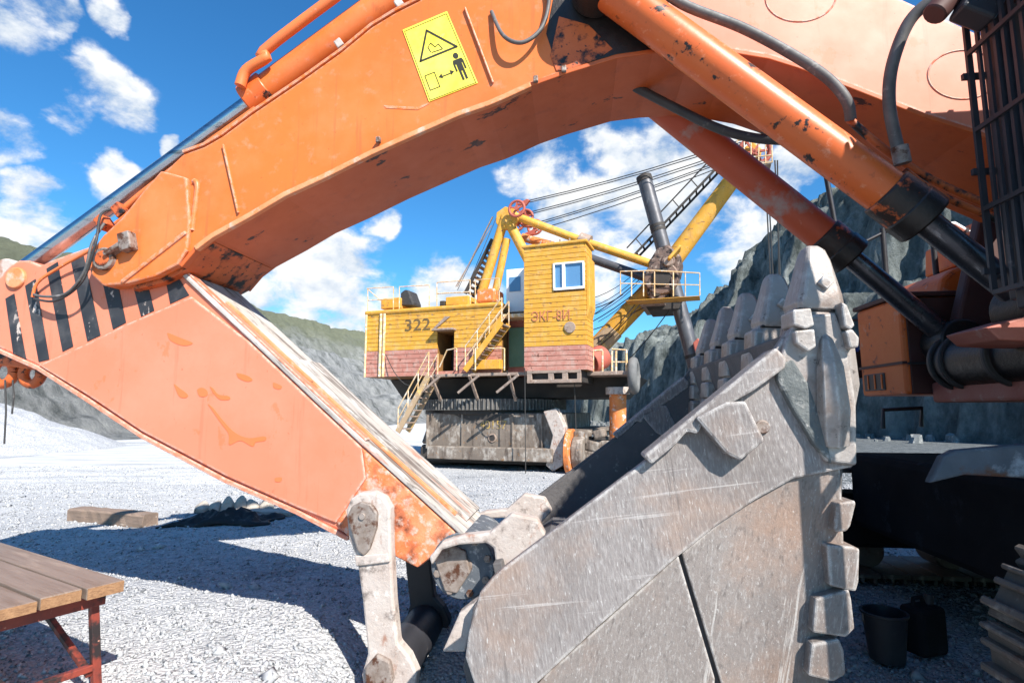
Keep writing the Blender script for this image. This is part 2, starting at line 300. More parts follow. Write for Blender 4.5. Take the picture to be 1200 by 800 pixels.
# numpy value noise for terrain
_perm = np.random.RandomState(3).rand(256, 256)
def vnoise(x, y):
    xi = np.floor(x).astype(int); yi = np.floor(y).astype(int); fx = x-xi; fy = y-yi
    fx = fx*fx*(3-2*fx); fy = fy*fy*(3-2*fy); g = lambda a, b: _perm[a % 256, b % 256]
    return (g(xi, yi)*(1-fx)+g(xi+1, yi)*fx)*(1-fy)+(g(xi, yi+1)*(1-fx)+g(xi+1, yi+1)*fx)*fy
def fbm(x, y, o=5):
    r = 0; a = .5
    for i in range(o): r = r+a*vnoise(x*2**i+17*i, y*2**i+31*i); a *= .5
    return r
def sstep(a, b, x): t = np.clip((x-a)/(b-a), 0, 1); return t*t*(3-2*t)
def grid_obj(name, X, Y, Z, m):
    ny, nx = X.shape; v = np.stack([X, Y, Z], -1).reshape(-1, 3); i = np.arange(nx*ny).reshape(ny, nx)
    f = np.stack([i[:-1, :-1], i[:-1, 1:], i[1:, 1:], i[1:, :-1]], -1).reshape(-1, 4)
    me = bpy.data.meshes.new(name); me.vertices.add(len(v)); me.vertices.foreach_set('co', v.ravel())
    me.loops.add(f.size); me.loops.foreach_set('vertex_index', f.ravel().astype(np.int32)); me.polygons.add(len(f))
    me.polygons.foreach_set('loop_start', np.arange(0, f.size, 4, dtype=np.int32)); me.polygons.foreach_set('use_smooth', np.ones(len(f), bool))
    me.update(calc_edges=True); me.validate(); me.materials.append(m)
    o = bpy.data.objects.new(name, me); col.objects.link(o); o['kind'] = 'structure'; return o

# ------------------------------------------------------------------ ground and quarry
def ground_z(x, y): return -.75*sstep(8.5, 17, y)-.36*np.exp(-((x-.1)/1.15)**4-((y-2.7)/1.35)**4)
def ground_material():
    m = bpy.data.materials.new('gravel_ground'); m.use_nodes = True; nt = m.node_tree; N = nt.nodes; L = nt.links; b = N['Principled BSDF']
    b.inputs['Roughness'].default_value = .95; b.inputs['Specular IOR Level'].default_value = .15
    tc = N.new('ShaderNodeTexCoord'); O = tc.outputs['Object']
    def noise(s, d=6, r=.6, st=None):
        n = N.new('ShaderNodeTexNoise'); n.inputs['Scale'].default_value = s; n.inputs['Detail'].default_value = d; n.inputs['Roughness'].default_value = r
        if st:
            mp = N.new('ShaderNodeMapping'); mp.inputs['Scale'].default_value = st; L.new(O, mp.inputs[0]); L.new(mp.outputs[0], n.inputs['Vector'])
        else: L.new(O, n.inputs['Vector'])
        return n.outputs['Fac']
    def ramp(v, stops):
        r = N.new('ShaderNodeValToRGB'); e = r.color_ramp.elements
        e[0].position, e[0].color = stops[0][0], (*stops[0][1], 1); e[1].position, e[1].color = stops[-1][0], (*stops[-1][1], 1)
        for p, c in stops[1:-1]: q = e.new(p); q.color = (*c, 1)
        L.new(v, r.inputs[0]); return r.outputs[0]
    def mix(f, a, c, mode='MIX'):
        x = N.new('ShaderNodeMixRGB'); x.blend_type = mode
        if isinstance(f, float): x.inputs[0].default_value = f
        else: L.new(f, x.inputs[0])
        for i, v in ((1, a), (2, c)):
            if isinstance(v, tuple): x.inputs[i].default_value = (*v, 1)
            else: L.new(v, x.inputs[i])
        return x.outputs[0]
    vo = N.new('ShaderNodeTexVoronoi'); vo.inputs['Scale'].default_value = 38; L.new(O, vo.inputs['Vector'])
    vo2 = N.new('ShaderNodeTexVoronoi'); vo2.inputs['Scale'].default_value = 85; L.new(O, vo2.inputs['Vector'])
    stone = ramp(vo.outputs['Color'], [(.1, (.20, .207, .222)), (.5, (.40, .403, .413)), (.9, (.56, .56, .555))])
    stone2 = ramp(vo2.outputs['Color'], [(.1, (.22, .227, .24)), (.6, (.43, .433, .44)), (.95, (.57, .57, .565))])
    c = mix(.55, stone, stone2)
    dust = ramp(noise(.32, 5, .55), [(.38, (0, 0, 0)), (.62, (1, 1, 1))])
    c = mix(dust, c, mix(.5, c, (.56, .557, .55)))
    patch = ramp(noise(.75, 6, .65), [(.57, (0, 0, 0)), (.72, (1, 1, 1))])
    c = mix(patch, c, mix(.65, c, (.13, .138, .152)))
    # packed pale haul road, beyond the gravel
    sp = N.new('ShaderNodeSeparateXYZ'); L.new(O, sp.inputs[0])
    mr = N.new('ShaderNodeMapRange'); mr.inputs['From Min'].default_value = 7.5; mr.inputs['From Max'].default_value = 11.0; L.new(sp.outputs['Y'], mr.inputs['Value'])
    road = mix(ramp(noise(1.2, 6, .6, (.25, 1.6, 1)), [(.42, (0, 0, 0)), (.66, (1, 1, 1))]), (.60, .60, .597), (.38, .385, .395))
    mx = N.new('ShaderNodeMapRange'); mx.inputs['From Min'].default_value = -2.2; mx.inputs['From Max'].default_value = -5.5; L.new(sp.outputs['X'], mx.inputs['Value'])
    mm = N.new('ShaderNodeMath'); mm.operation = 'MULTIPLY'; L.new(mr.outputs[0], mm.inputs[0]); L.new(mx.outputs[0], mm.inputs[1])
    c = mix(mm.outputs[0], c, road)
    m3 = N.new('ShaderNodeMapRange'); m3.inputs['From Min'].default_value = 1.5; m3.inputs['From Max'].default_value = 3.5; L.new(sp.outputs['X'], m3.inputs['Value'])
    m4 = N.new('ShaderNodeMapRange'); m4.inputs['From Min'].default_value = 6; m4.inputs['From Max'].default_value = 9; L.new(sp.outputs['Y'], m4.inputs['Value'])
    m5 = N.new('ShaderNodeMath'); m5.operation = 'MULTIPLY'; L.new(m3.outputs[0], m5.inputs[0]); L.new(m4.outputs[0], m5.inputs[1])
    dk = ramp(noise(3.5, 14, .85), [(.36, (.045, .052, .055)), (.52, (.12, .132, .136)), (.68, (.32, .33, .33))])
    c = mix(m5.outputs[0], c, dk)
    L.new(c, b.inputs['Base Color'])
    bp = N.new('ShaderNodeBump'); bp.inputs['Strength'].default_value = .9; bp.inputs['Distance'].default_value = .02; bp.invert = True
    L.new(vo.outputs['Distance'], bp.inputs['Height'])
    bp2 = N.new('ShaderNodeBump'); bp2.inputs['Strength'].default_value = .5; bp2.inputs['Distance'].default_value = .03; L.new(noise(22, 8, .7), bp2.inputs['Height']); L.new(bp.outputs[0], bp2.inputs['Normal'])
    L.new(bp2.outputs[0], b.inputs['Normal'])
    return m
def rock_material(name, light, mid, dark, green, gz0, gz1):
    m = bpy.data.materials.new(name); m.use_nodes = True; nt = m.node_tree; N = nt.nodes; L = nt.links; b = N['Principled BSDF']
    b.inputs['Roughness'].default_value = .95; b.inputs['Specular IOR Level'].default_value = .1
    tc = N.new('ShaderNodeTexCoord'); O = tc.outputs['Object']
    def noise(s, d, r, st):
        n = N.new('ShaderNodeTexNoise'); n.inputs['Scale'].default_value = s; n.inputs['Detail'].default_value = d; n.inputs['Roughness'].default_value = r
        mp = N.new('ShaderNodeMapping'); mp.inputs['Scale'].default_value = st; L.new(O, mp.inputs[0]); L.new(mp.outputs[0], n.inputs['Vector']); return n.outputs['Fac']
    r = N.new('ShaderNodeValToRGB'); e = r.color_ramp.elements
    e[0].position, e[0].color = .34, (*dark, 1); e[1].position, e[1].color = .68, (*light, 1); q = e.new(.5); q.color = (*mid, 1)
    L.new(noise(.55, 14, .72, (1, 1, .5)), r.inputs[0])
    sp = N.new('ShaderNodeSeparateXYZ'); L.new(O, sp.inputs[0])
    ad = N.new('ShaderNodeMath'); ad.operation = 'MULTIPLY_ADD'; L.new(noise(.12, 6, .6, (1, 1, 1)), ad.inputs[0]); ad.inputs[1].default_value = 16; L.new(sp.outputs['Z'], ad.inputs[2])
    mr = N.new('ShaderNodeMapRange'); mr.inputs['From Min'].default_value = gz0+8; mr.inputs['From Max'].default_value = gz1+8; L.new(ad.outputs[0], mr.inputs['Value'])
    gm = N.new('ShaderNodeMixRGB'); L.new(mr.outputs[0], gm.inputs[0]); L.new(r.outputs[0], gm.inputs[1])
    gg = N.new('ShaderNodeMixRGB'); L.new(noise(1.1, 6, .7, (1, 1, 1)), gg.inputs[0]); gg.inputs[1].default_value = (*green, 1); gg.inputs[2].default_value = (*[x*1.7+.02 for x in green], 1)
    L.new(gg.outputs[0], gm.inputs[2]); L.new(gm.outputs[0], b.inputs['Base Color'])
    bp = N.new('ShaderNodeBump'); bp.inputs['Strength'].default_value = 1.; bp.inputs['Distance'].default_value = .9; L.new(noise(1.5, 15, .8, (1, 1, 1.4)), bp.inputs['Height']); L.new(bp.outputs[0], b.inputs['Normal'])
    return m

def build_ground():
    a = np.concatenate([np.linspace(-6.5, 6.5, 261), ]); g = 1.09
    def spread(lo, hi, step):
        v = [hi]; st = step
        while v[-1] < 900: st *= g; v.append(v[-1]+st)
        w = [lo]; st = step
        while w[-1] > -900: st *= g; w.append(w[-1]-st)
        return np.concatenate([np.array(w[:0:-1]), np.linspace(lo, hi, int((hi-lo)/step)+1), np.array(v[1:])])
    xs = spread(-6.5, 4.5, .06); ys = spread(1.2, 10.5, .06)
    X, Y = np.meshgrid(xs, ys)
    amp = np.clip(1.5-np.hypot(X, Y)/25, .15, 1)
    Z = ground_z(X, Y)+(fbm(X*.55+9, Y*.55+3, 4)-.47)*.09*amp+(fbm(X*5, Y*5, 3)-.44)*.035*amp
    grid_obj('ground', X, Y, Z, ground_material())
build_ground()

def build_gravel(n=95000):
    rs = np.random.RandomState(11)
    ico = np.array([(1, 0, 0), (-1, 0, 0), (0, 1, 0), (0, -1, 0), (0, 0, 1), (0, 0, -1)], float)
    fc = np.array([(0, 2, 4), (2, 1, 4), (1, 3, 4), (3, 0, 4), (2, 0, 5), (1, 2, 5), (3, 1, 5), (0, 3, 5)])
    Y = 2.2+19*rs.rand(n)**2.3; X = (rs.rand(n)*2-1)*(Y*1.0+.3)+.1
    size = .0045+.016*rs.rand(n)**5+.0008*Y
    big = rs.rand(n) < .006; size[big] *= 2.6
    Z = ground_z(X, Y)+(fbm(X*.55+9, Y*.55+3, 4)-.47)*.09*np.clip(1.5-np.hypot(X, Y)/25, .15, 1)+(fbm(X*5, Y*5, 3)-.44)*.035
    v = ico[None]*(.6+.7*rs.rand(n, 6, 1))*size[:, None, None]
    th = rs.rand(n)*6.283; c, s = np.cos(th), np.sin(th); v[..., 2] *= .75
    tl = (rs.rand(n, 1)-.5)*1.2; v[..., 2] += v[..., 0]*tl
    vx = v[..., 0]*c[:, None]-v[..., 1]*s[:, None]; vy = v[..., 0]*s[:, None]+v[..., 1]*c[:, None]
    V = np.stack([vx+X[:, None], vy+Y[:, None], v[..., 2]+Z[:, None]+size[:, None]*.25], -1).reshape(-1, 3)
    F = (fc[None]+6*np.arange(n)[:, None, None]).reshape(-1, 3)
    me = bpy.data.meshes.new('gravel'); me.vertices.add(len(V)); me.vertices.foreach_set('co', V.ravel()); me.loops.add(F.size)
    me.loops.foreach_set('vertex_index', F.ravel().astype(np.int32)); me.polygons.add(len(F)); me.polygons.foreach_set('loop_start', np.arange(0, F.size, 3, dtype=np.int32))
    me.update(calc_edges=True); me.materials.append(MATS['gravel_light'])
    o = bpy.data.objects.new('gravel', me); col.objects.link(o); tag(o, 'loose pale grey crushed stones lying over the quarry floor', 'gravel'); o['kind'] = 'stuff'
build_gravel()

def build_quarry():
    # right: benched rock face running away from the camera
    t = np.linspace(-70, 75, 420); dd = np.concatenate([np.linspace(-2, 32, 150), np.linspace(32.5, 90, 60)])
    T, Dd = np.meshgrid(t, dd)
    v = np.array([-.330, .944]); nrm = np.array([.944, .330]); A = np.array([9., 95.])
    X = A[0]+v[0]*T+nrm[0]*Dd; Y = A[1]+v[1]*T+nrm[1]*Dd
    w = (fbm(T*.12, Dd*.05+5, 5)-.47)*6+(fbm(T*.5, Dd*.2+1, 5)-.47)*3.0-np.abs(fbm(T*.33+7, Dd*.1, 4)-.47)*5
    d = Dd+w
    hi2 = 12.5*sstep(-4, -44, T)+2.5
    Z = -1.2+12.6*sstep(0, 3.6, d)**.9+hi2*sstep(6.5, 14, d)+.10*np.clip(d-17, 0, 80)*sstep(-5, -40, T)+2.2*(1-sstep(-1.5, 2.2, d+1.0*fbm(T*.3, Dd, 3)))*0
    Z += (fbm(X*.35, Y*.35, 5)-.47)*2.6*sstep(-1, 3, d)+(fbm(T*1.1, Z*.5, 5)-.47)*1.4*sstep(0, 2, d)
    q = (Z+(fbm(X*.22+5, Y*.22, 4)-.47)*5)/1.9; Z = Z*.35+.65*(Z+1.9*(np.floor(q)+sstep(.45, .98, q-np.floor(q))-q)*sstep(.5, 3, d)); Z += (fbm(X*1.3, Y*1.3, 4)-.47)*.5*sstep(0, 2, d)
    grid_obj('quarry_wall', X, Y, Z, rock_material('wall_rock', (.42, .45, .43), (.20, .222, .212), (.06, .072, .07), (.13, .135, .10), 21, 32))
    # left: broad terraced hillside facing the sun
    t = np.linspace(-30, 200, 330); dd = np.concatenate([np.linspace(-3, 60, 180), np.linspace(60.5, 160, 90)])
    T, Dd = np.meshgrid(t, dd)
    v = np.array([.2524, .9676]); nrm = np.array([-.9676, .2524]); A = np.array([-30., 30.])
    X = A[0]+v[0]*T+nrm[0]*Dd; Y = A[1]+v[1]*T+nrm[1]*Dd
    d = Dd+(fbm(T*.07+4, Dd*.07, 5)-.47)*9
    base = np.clip(.46*d, -1.5, 29)
    step = 4.6; k = np.floor(base/step); fr = base/step-k
    Z = np.where(base > 0, (k+sstep(.30, .85, fr))*step*.75+base*.25, base)-.7
    Z += (fbm(X*.3, Y*.3, 5)-.47)*2.0*sstep(0, 5, d)
    q = (Z+(fbm(X*.1+5, Y*.1, 4)-.47)*4)/1.6; Z = Z+1.0*(np.floor(q)+sstep(.4, .98, q-np.floor(q))-q)*sstep(.5, 4, d)
    grid_obj('hillside', X, Y, Z, rock_material('hill_rock', (.46, .46, .445), (.30, .305, .30), (.11, .12, .118), (.118, .125, .085), 11, 21))
    # low grey spoil heap at the foot of the hillside
    x = np.linspace(-1, 1, 90); XX, YY = np.meshgrid(x, x); r = np.hypot(XX, YY)
    Z = np.clip(1-r, 0, 1)**.9*3.0+(fbm(XX*7+3, YY*7, 5)-.47)*.8*np.clip(1-r, 0, 1)**.3-.75
    grid_obj('spoil_heap', XX*8-30, YY*7+30, Z, MATS['gravel_light'])
build_quarry()

# ------------------------------------------------------------------ excavator
EX_O = (1.0, 3.5, 0); EX_YAW = R(-6.8)
E, EP = frame(EX_O, EX_YAW)
exc = empty('excavator', EX_O, EX_YAW)
tag(exc, 'large orange excavator with dusty steel bucket curled under its arm, filling the foreground', 'excavator')

def build_boom():
    bw = .36
    low = [(107, 300), (110, 322), (125, 336), (150, 334), (185, 325), (212, 311), (230, 290), (250, 275), (292, 252), (334, 227), (380, 206), (436, 178), (485, 156), (537, 133), (572, 121), (593, 112), (621, 99), (660, 85), (722, 66), (764, 60), (810, 57), (859, 60), (901, 67), (936, 78), (999, 102), (1083, 135), (1140, 153), (1270, 205)]
    top = [(1330, 170), (1320, 110), (1240, 75), (1140, 38), (1050, -3), (940, -60), (850, -105), (760, -130), (680, -120), (600, -75), (492, 0), (464, 14), (436, 31), (401, 60), (355, 93), (296, 133), (261, 159), (240, 171), (215, 180), (192, 202), (170, 227), (147, 256), (125, 277)]
    P = EP(low+top, -bw)
    boom = MB().prism(P, -bw, bw).build('boom', 'boom_paint', exc, .012)
    n = len(low)
    # bottom plate, a touch wider than the box: its worn lip catches the light
    path = P[5:n]
    MB().strip(path[::-1], -bw-.022, bw+.022, .028).build('bottom_plate', 'boom_under', boom, .006)
    lip = EP([(230, 290), (250, 275), (292, 252), (334, 227), (380, 206), (436, 178), (485, 156), (537, 133), (572, 121), (593, 112), (621, 99)], -bw)
    MB().strip(lip[::-1], -bw-.030, -bw+.01, .034).build('worn_lip', 'lip_worn', boom, .006)
    tp = EP(top[9:19], -bw)
    MB().strip(tp[::-1], -bw-.012, bw+.012, .02).build('top_plate', 'boom_paint', boom, .004)
    # nose: cheek plate with pin, keeper bracket, weld ribs
    nose = EP([(107, 300), (110, 322), (125, 336), (150, 334), (185, 325), (212, 311), (222, 295), (226, 262), (222, 210), (205, 205), (192, 202), (170, 227), (147, 256), (125, 277)], -bw)
    MB().prism(nose, -bw-.028, -bw+.01).build('cheek_plate', 'boom_paint', boom, .012)
    c = E(124, 304, -bw-.03)
    MB().cyl((c.x, -bw-.06, c.z), (c.x, -bw+.02, c.z), .075, seg=32).build('pin', 'bolt_steel', boom, .008, 40)
    MB().cyl((c.x, -bw-.066, c.z), (c.x, -bw-.05, c.z), .05, seg=32).build('pin_cap', 'greasy_orange', boom, .004, 40)
    p2 = E(153, 285, -bw-.03)
    MB().bar((c.x+.03, -bw-.05, c.z+.02), (p2.x, -bw-.05, p2.z), .03, .085, (0, 1, 0)).build('pin_keeper', 'bolt_steel', boom, .008)
    Mr = Matrix.Rotation(R(-15), 3, 'Y')
    kb = MB(); kb.box((p2.x+.005, -bw-.06, p2.z), (.085, .07, .12), Mr); kb.build('keeper_block', 'bolt_steel', boom, .008)
    r1 = E(227, 212, -bw); r2 = E(225, 270, -bw)
    MB().tube(smooth_path([r1, Vector((r1.x+.03, r1.y, r1.z-.05)), r2]), .018, 8).build('weld_rib', 'boom_paint', boom, 0, 60)
    for a, b in (((262, 170), (280, 250)), ((545, 10), (578, 98))):
        pa = E(*a, -bw-.004); pb = E(*b, -bw-.004); MB().bar(pa, pb, .012, .03, (0, 1, 0)).build('weld_seam', 'boom_paint', boom, .004)
    # grease patch where the cylinder trunnion sits
    g = EP([(640, 40), (652, -20), (720, -60), (770, 0), (764, 58), (722, 64), (690, 74), (660, 82), (650, 70)], -bw)
    MB().prism(g, -bw-.004, -bw+.01).build('trunnion_plate', 'grease_black', boom, .003)
    g = EP([(645, 66), (655, 20), (690, 30), (718, 58), (700, 70), (668, 82), (652, 84)], -bw)
    MB().prism(g, -bw-.007, -bw+.01).build('stained_plate', 'greasy_orange', boom, .003)
    c = E(708, -12, -bw)
    MB().cyl((c.x, -.62, c.z), (c.x, .62, c.z), .09, seg=28).build('trunnion_pin', 'grease_black', boom, .01, 40)
    for (x, y) in ((628, 96), (661, 84), (444, 167)):
        q = E(x, y, -bw-.02); MB().box((q.x, -bw-.03, q.z+.01), (.03, .03, .04)).build('lug', 'bolt_steel', boom, .006)
    # weld discs on the boom flank
    for (x, y, rr) in ((938, -3, 42), (1128, 88, 42)):
        q = E(x, y, -bw); q2 = E(x+rr, y, -bw); rad = q2.x-q.x; pts = [(q.x+rad*math.cos(a*math.pi/24), -bw-.002, q.z+rad*.8*math.sin(a*math.pi/24)) for a in range(0, 49)]
        MB().tube(pts, .006, 6).build('weld_ring', 'stick_paint', boom, 0, 60)
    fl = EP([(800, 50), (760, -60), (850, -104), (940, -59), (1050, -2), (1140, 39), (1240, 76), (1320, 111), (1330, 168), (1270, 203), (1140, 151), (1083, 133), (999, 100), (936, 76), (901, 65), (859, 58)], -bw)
    MB().prism(fl, -bw-.003, -bw+.01).build('flank_glare', 'stick_paint', boom)  # thin paler sheet: glare and faded paint put into the flank's colour
    MB().bar(E(143, 331, -bw-.028), E(219, 272, -bw-.028), .03, .03, (0, 1, 0)).build('fold_rib', 'boom_paint', boom, .012)
    np_ = EP([(150, 333), (185, 324), (212, 310), (230, 289), (246, 278)], -bw)
    MB().strip(np_[::-1], -bw+.03, bw-.01, .034).build('nose_underside', 'greasy_orange', boom, .004)
    # keepers on top edge and a lifting lug
    for (x, y) in ((398, 52), (468, 5)):
        q = E(x, y, -bw+.03); MB().box((q.x, -bw+.03, q.z), (.05, .04, .06), Matrix.Rotation(R(-35), 3, 'Y')).build('hose_clip', 'link_white', boom, .006)
    return boom
boom = build_boom()

def build_stick():
    sw = .265
    top = [(-70, 345), (-40, 322), (0, 324), (12, 310), (22, 305), (33, 305), (48, 311), (60, 305), (110, 287), (160, 270), (207, 316)]
    front = [(294, 398), (366, 466), (425, 521), (470, 562), (533, 619), (541, 628), (522, 641), (490, 665), (462, 651)]
    bot = [(410, 628), (350, 597), (266, 560), (168, 508), (105, 466), (47, 429), (0, 408), (-50, 392), (-80, 370)]
    P = EP(top+front+bot, -sw)
    st = MB().prism(P, -sw, sw).build('stick', 'stick_paint', exc, .012)
    fr = EP([(207, 316), (294, 398), (366, 466), (425, 521), (470, 562), (533, 619), (545, 630)], -sw)
    MB().strip(fr, -sw-.02, sw+.02, .03).build('front_plate', 'worn_plate', st, .006)
    MB().strip([(p[0]+.021, p[1]+.023) for p in fr[:4]], -sw-.015, -sw+.05, .014).build('edge_strip', 'stick_paint', st, .004)
    MB().strip([(p[0]+.021, p[1]+.023) for p in EP([(322, 424.5), (366, 466), (425, 521), (470, 562), (536, 622)], -sw)], -sw+.16, sw+.015, .028).build('wear_plate', 'worn_plate', st, .006)
    MB().strip([(p[0]+.021, p[1]+.023) for p in EP([(250, 356), (294, 398), (366, 466), (425, 521), (470, 562), (525, 612)], -sw)], -sw+.085, -sw+.115, .022).build('guide_bar', 'lip_worn', st, .004)
    lo = EP(bot[:7], -sw)
    MB().strip(lo[::-1], -sw-.018, sw+.018, -.028).build('back_plate', 'stick_paint', st, .006)
    # lower side plate standing proud of the striped root
    side = EP([(47, 428), (112, 399), (150, 380), (226, 348), (294, 401), (366, 469), (425, 524), (430, 560), (395, 612), (350, 594), (266, 557), (168, 505), (105, 463)], -sw)
    MB().prism(side, -sw-.018, -sw+.01).build('side_plate', 'stick_paint', st, .008)
    tip = EP([(425, 524), (470, 564), (531, 620), (538, 628), (520, 640), (490, 664), (462, 650), (408, 627), (395, 612), (430, 560)], -sw)
    MB().prism(tip, -sw-.016, -sw+.01).build('tip_plate', 'stick_tip', st, .008)
    stripes = [[(7, 350), (17, 344), (31, 421), (16, 414)], [(30, 335), (42, 327), (58, 421), (46, 424)], [(55, 315), (68, 307), (86, 406), (74, 412)], [(84, 307), (98, 298), (118, 393), (103, 400)],
               [(118, 318), (134, 312), (148, 378), (133, 386)], [(152, 318), (168, 312), (181, 364), (166, 371)], [(190, 305), (205, 318), (222, 346), (200, 356)]]
    for s in stripes:
        MB().prism(EP(s, -sw), -sw-.0045, -sw+.01).build('hazard_stripe', 'stripe_black', st)
    for q in ([(204, 450), (211, 455), (220, 462), (218, 466), (210, 464)], [(231, 457), (237, 454), (243, 458), (242, 464), (234, 464)], [(246, 453), (250, 455), (256, 462), (268, 464), (269, 468), (258, 468), (250, 460)],
              [(244, 474), (250, 478), (262, 493), (276, 507), (292, 513), (310, 511), (311, 516), (300, 518), (296, 523), (282, 516), (269, 521), (268, 508), (258, 494)], [(277, 437), (290, 440), (296, 445), (290, 447), (280, 443)], [(196, 390), (212, 396), (226, 402), (215, 405), (200, 399)], [(320, 448), (330, 452), (328, 456), (321, 454)], [(322, 560), (330, 559), (329, 564), (323, 564)]):
        v = [Vector((*p, 0)) for p in q]; q = [(p.x, p.y) for p in smooth_path([v[-1]]+v+v[:1], 4)[4:-1]]
        MB().prism(EP(q, -sw-.018), -sw-.0205, -sw-.01).build('touch_up_paint', 'touch_up', st)
    # rear ears with cylinder-eye pin, and the drooping bracket under the root
    c = E(20, 326, -sw)
    MB().cyl((c.x, -sw-.022, c.z), (c.x, sw+.022, c.z), .075, seg=28).build('cylinder_pin', 'lip_worn', st, .008, 40)
    for (x, y, r, m) in ((4, 436, .085, 'greasy_orange'), (38, 438, .07, 'grease_black')):
        q = E(x, y, -.15); b = MB()
        pts = [(q.x+r*math.cos(a*math.pi/12), -.15, q.z+r*math.sin(a*math.pi/12)) for a in range(25)]
        b.tube([(p[0], p[1], p[2]) for p in pts], .034, 8); b.build('bracket_eye', 'greasy_orange', st, 0, 60)
    br = EP([(-60, 400), (0, 408), (46, 428), (52, 436), (30, 432), (0, 428), (-60, 425)], -.2)
    MB().prism(br, -.2, .2).build('root_bracket', 'greasy_orange', st, .01)
    for x0, y1 in ((6, 520), (15, 485)):
        a = E(x0, 445, -.2); b = E(x0-1, y1, -.2); MB().tube([a, (a+b)/2+Vector((.01, 0, 0)), b], .006, 6).build('hanging_wire', 'rubber', st)
    return st
stick = build_stick()

def build_arm_cylinder():
    a = E(20, 322, 0); b = E(298, 118, 0); d = (b-a).normalized()
    # axis kept above the boom's back; eye on the stick, barrel disappears over the top
    b = a+d*(b-a).length; far = a+d*4.3
    ac = empty('arm_cylinder', (0, 0, 0)); ac.parent = exc
    MB().cyl(a, b, .062, seg=24).build('piston_rod', 'chrome', ac, 0, 40)
    MB().cyl(b, far, .115, seg=28).build('barrel', 'boom_paint', ac, .006, 40)
    MB().cyl(b-d*.05, b+d*.14, .135, seg=28).build('gland', 'cyl_orange', ac, .01, 40)
    MB().cyl((a.x, -.1, a.z), (a.x, .1, a.z), .1, seg=24).build('rod_eye', 'link_white', ac, .01, 40)
    off = Vector((-.02, -.17, .0)); n = Vector((-d.z, 0, d.x))
    p = [b+d*.02+off, b+d*.12+off+n*.07, b+d*.3+off+n*.06, b+d*.42+off+n*.12, far+off+n*.12]
    MB().tube(smooth_path(p, 5), .038, 12).build('oil_pipe', 'pipe_orange', ac, 0, 60)
    # second rigid line on the boom's back, down to the nose
    q = [E(300, 128, -.26), E(225, 182, -.26), E(165, 228, -.26), E(140, 250, -.26)]
    MB().tube(smooth_path(q, 6), .022, 10).build('return_pipe', 'pipe_orange', ac, 0, 60)
    q = [E(300, 138, -.30), E(232, 183, -.30), E(172, 232, -.30), E(135, 262, -.30)]
    MB().tube(smooth_path(q, 6), .012, 8).build('grease_line', 'pipe_orange', ac, 0, 60)
    for (x, y) in ((143, 248), (123, 262)):
        w = E(x, y, -.28); MB().box((w.x, -.28, w.z), (.07, .09, .10), Matrix.Rotation(R(-40), 3, 'Y')).build('pipe_clamp', 'greasy_orange', ac, .01)
    return ac
build_arm_cylinder()

def hose(name, pts, r, m, parent=exc, seg=12):
    return MB().tube(smooth_path([E(*p) for p in pts], 8), r, seg).build(name, m, parent, 0, 70)
hose('hose', [(760, -25, -.58), (800, 5, -.55), (870, 33, -.49), (930, 65, -.46), (970, 92, -.45), (992, 118, -.45), (997, 140, -.40)], .030, 'rubber_grey')
hose('hose', [(740, 100, 0), (790, 126, .0), (840, 150, -.05), (885, 162, -.1), (935, 165, -.2)], .030, 'rubber')
hose('hose', [(1130, -20, -.75), (1098, -3, -.72), (1066, 25, -.66), (1046, 75, -.60), (1042, 120, -.55), (1050, 165, -.5), (1057, 188, -.5)], .031, 'rubber_grey')
hose('hose', [(576, 14, -.37), (590, 42, -.43), (612, 50, -.44), (634, 34, -.42), (643, 5, -.39), (640, -15, -.38)], .013, 'rubber_grey', seg=8)
hose('hose', [(122, 262, -.34), (108, 285, -.42), (98, 320, -.42), (75, 345, -.38), (42, 346, -.33), (40, 338, -.28)], .009, 'rubber_grey', seg=8)
hose('hose', [(132, 245, -.28), (118, 252, -.38), (112, 285, -.46), (96, 330, -.40), (66, 352, -.36), (40, 350, -.33)], .008, 'rubber', seg=8)
hose('grease_line', [(112, 290, -.36), (90, 302, -.33), (72, 312, -.32), (45, 330, -.32), (38, 348, -.32)], .010, 'pipe_orange', seg=8)
hose('hose_fitting', [(1054, 172, -.5), (1058, 192, -.49)], .042, 'bolt_steel')
hose('drain_line', [(995, 140, -.38), (1040, 178, -.38), (1100, 215, -.36), (1170, 245, -.36)], .022, 'greasy_orange')
hose('drain_line', [(1060, 200, -.45), (1100, 228, -.42), (1180, 262, -.40)], .020, 'greasy_orange')

def build_boom_cylinder(l, barrel_mat, gx, gy, rx, ry, sx, sy, r):
    a = E(sx, sy, l); g = E(gx, gy, l); k = E(rx, ry, l); d = (g-a).normalized()
    o = empty('boom_cylinder', (0, 0, 0)); o.parent = exc
    MB().cyl(a, g, r, seg=36).build('barrel', barrel_mat, o, .006, 40)
    MB().cyl(g-d*.16, g+d*.02, r*1.16, seg=36).build('gland', 'gland_grease', o, .012, 40)
    MB().cyl(g-d*.02, g+d*.10, r*1.24, seg=12).build('end_cap', 'grease_black', o, .012, 40)
    MB().cyl(g, k, r*.60, seg=28).build('piston_rod', 'rod_dirty', o, 0, 40)
    MB().cyl((k.x, l-.12, k.z), (k.x, l+.12, k.z), .15, seg=28).build('rod_eye', 'grease_black', o, .012, 40)
    MB().cyl((a.x, l-.12, a.z), (a.x, l+.12, a.z), .16, seg=28).build('barrel_eye', 'grease_black', o, .012, 40)
    return o
build_boom_cylinder(-.50, 'cyl_orange', 1066, 246, 1215, 362, 700, -22, .118)
a = E(985, 292, .44)
build_boom_cylinder(.48, 'cyl_far', 985, 292, 1118, 402, 745, 100, .118)

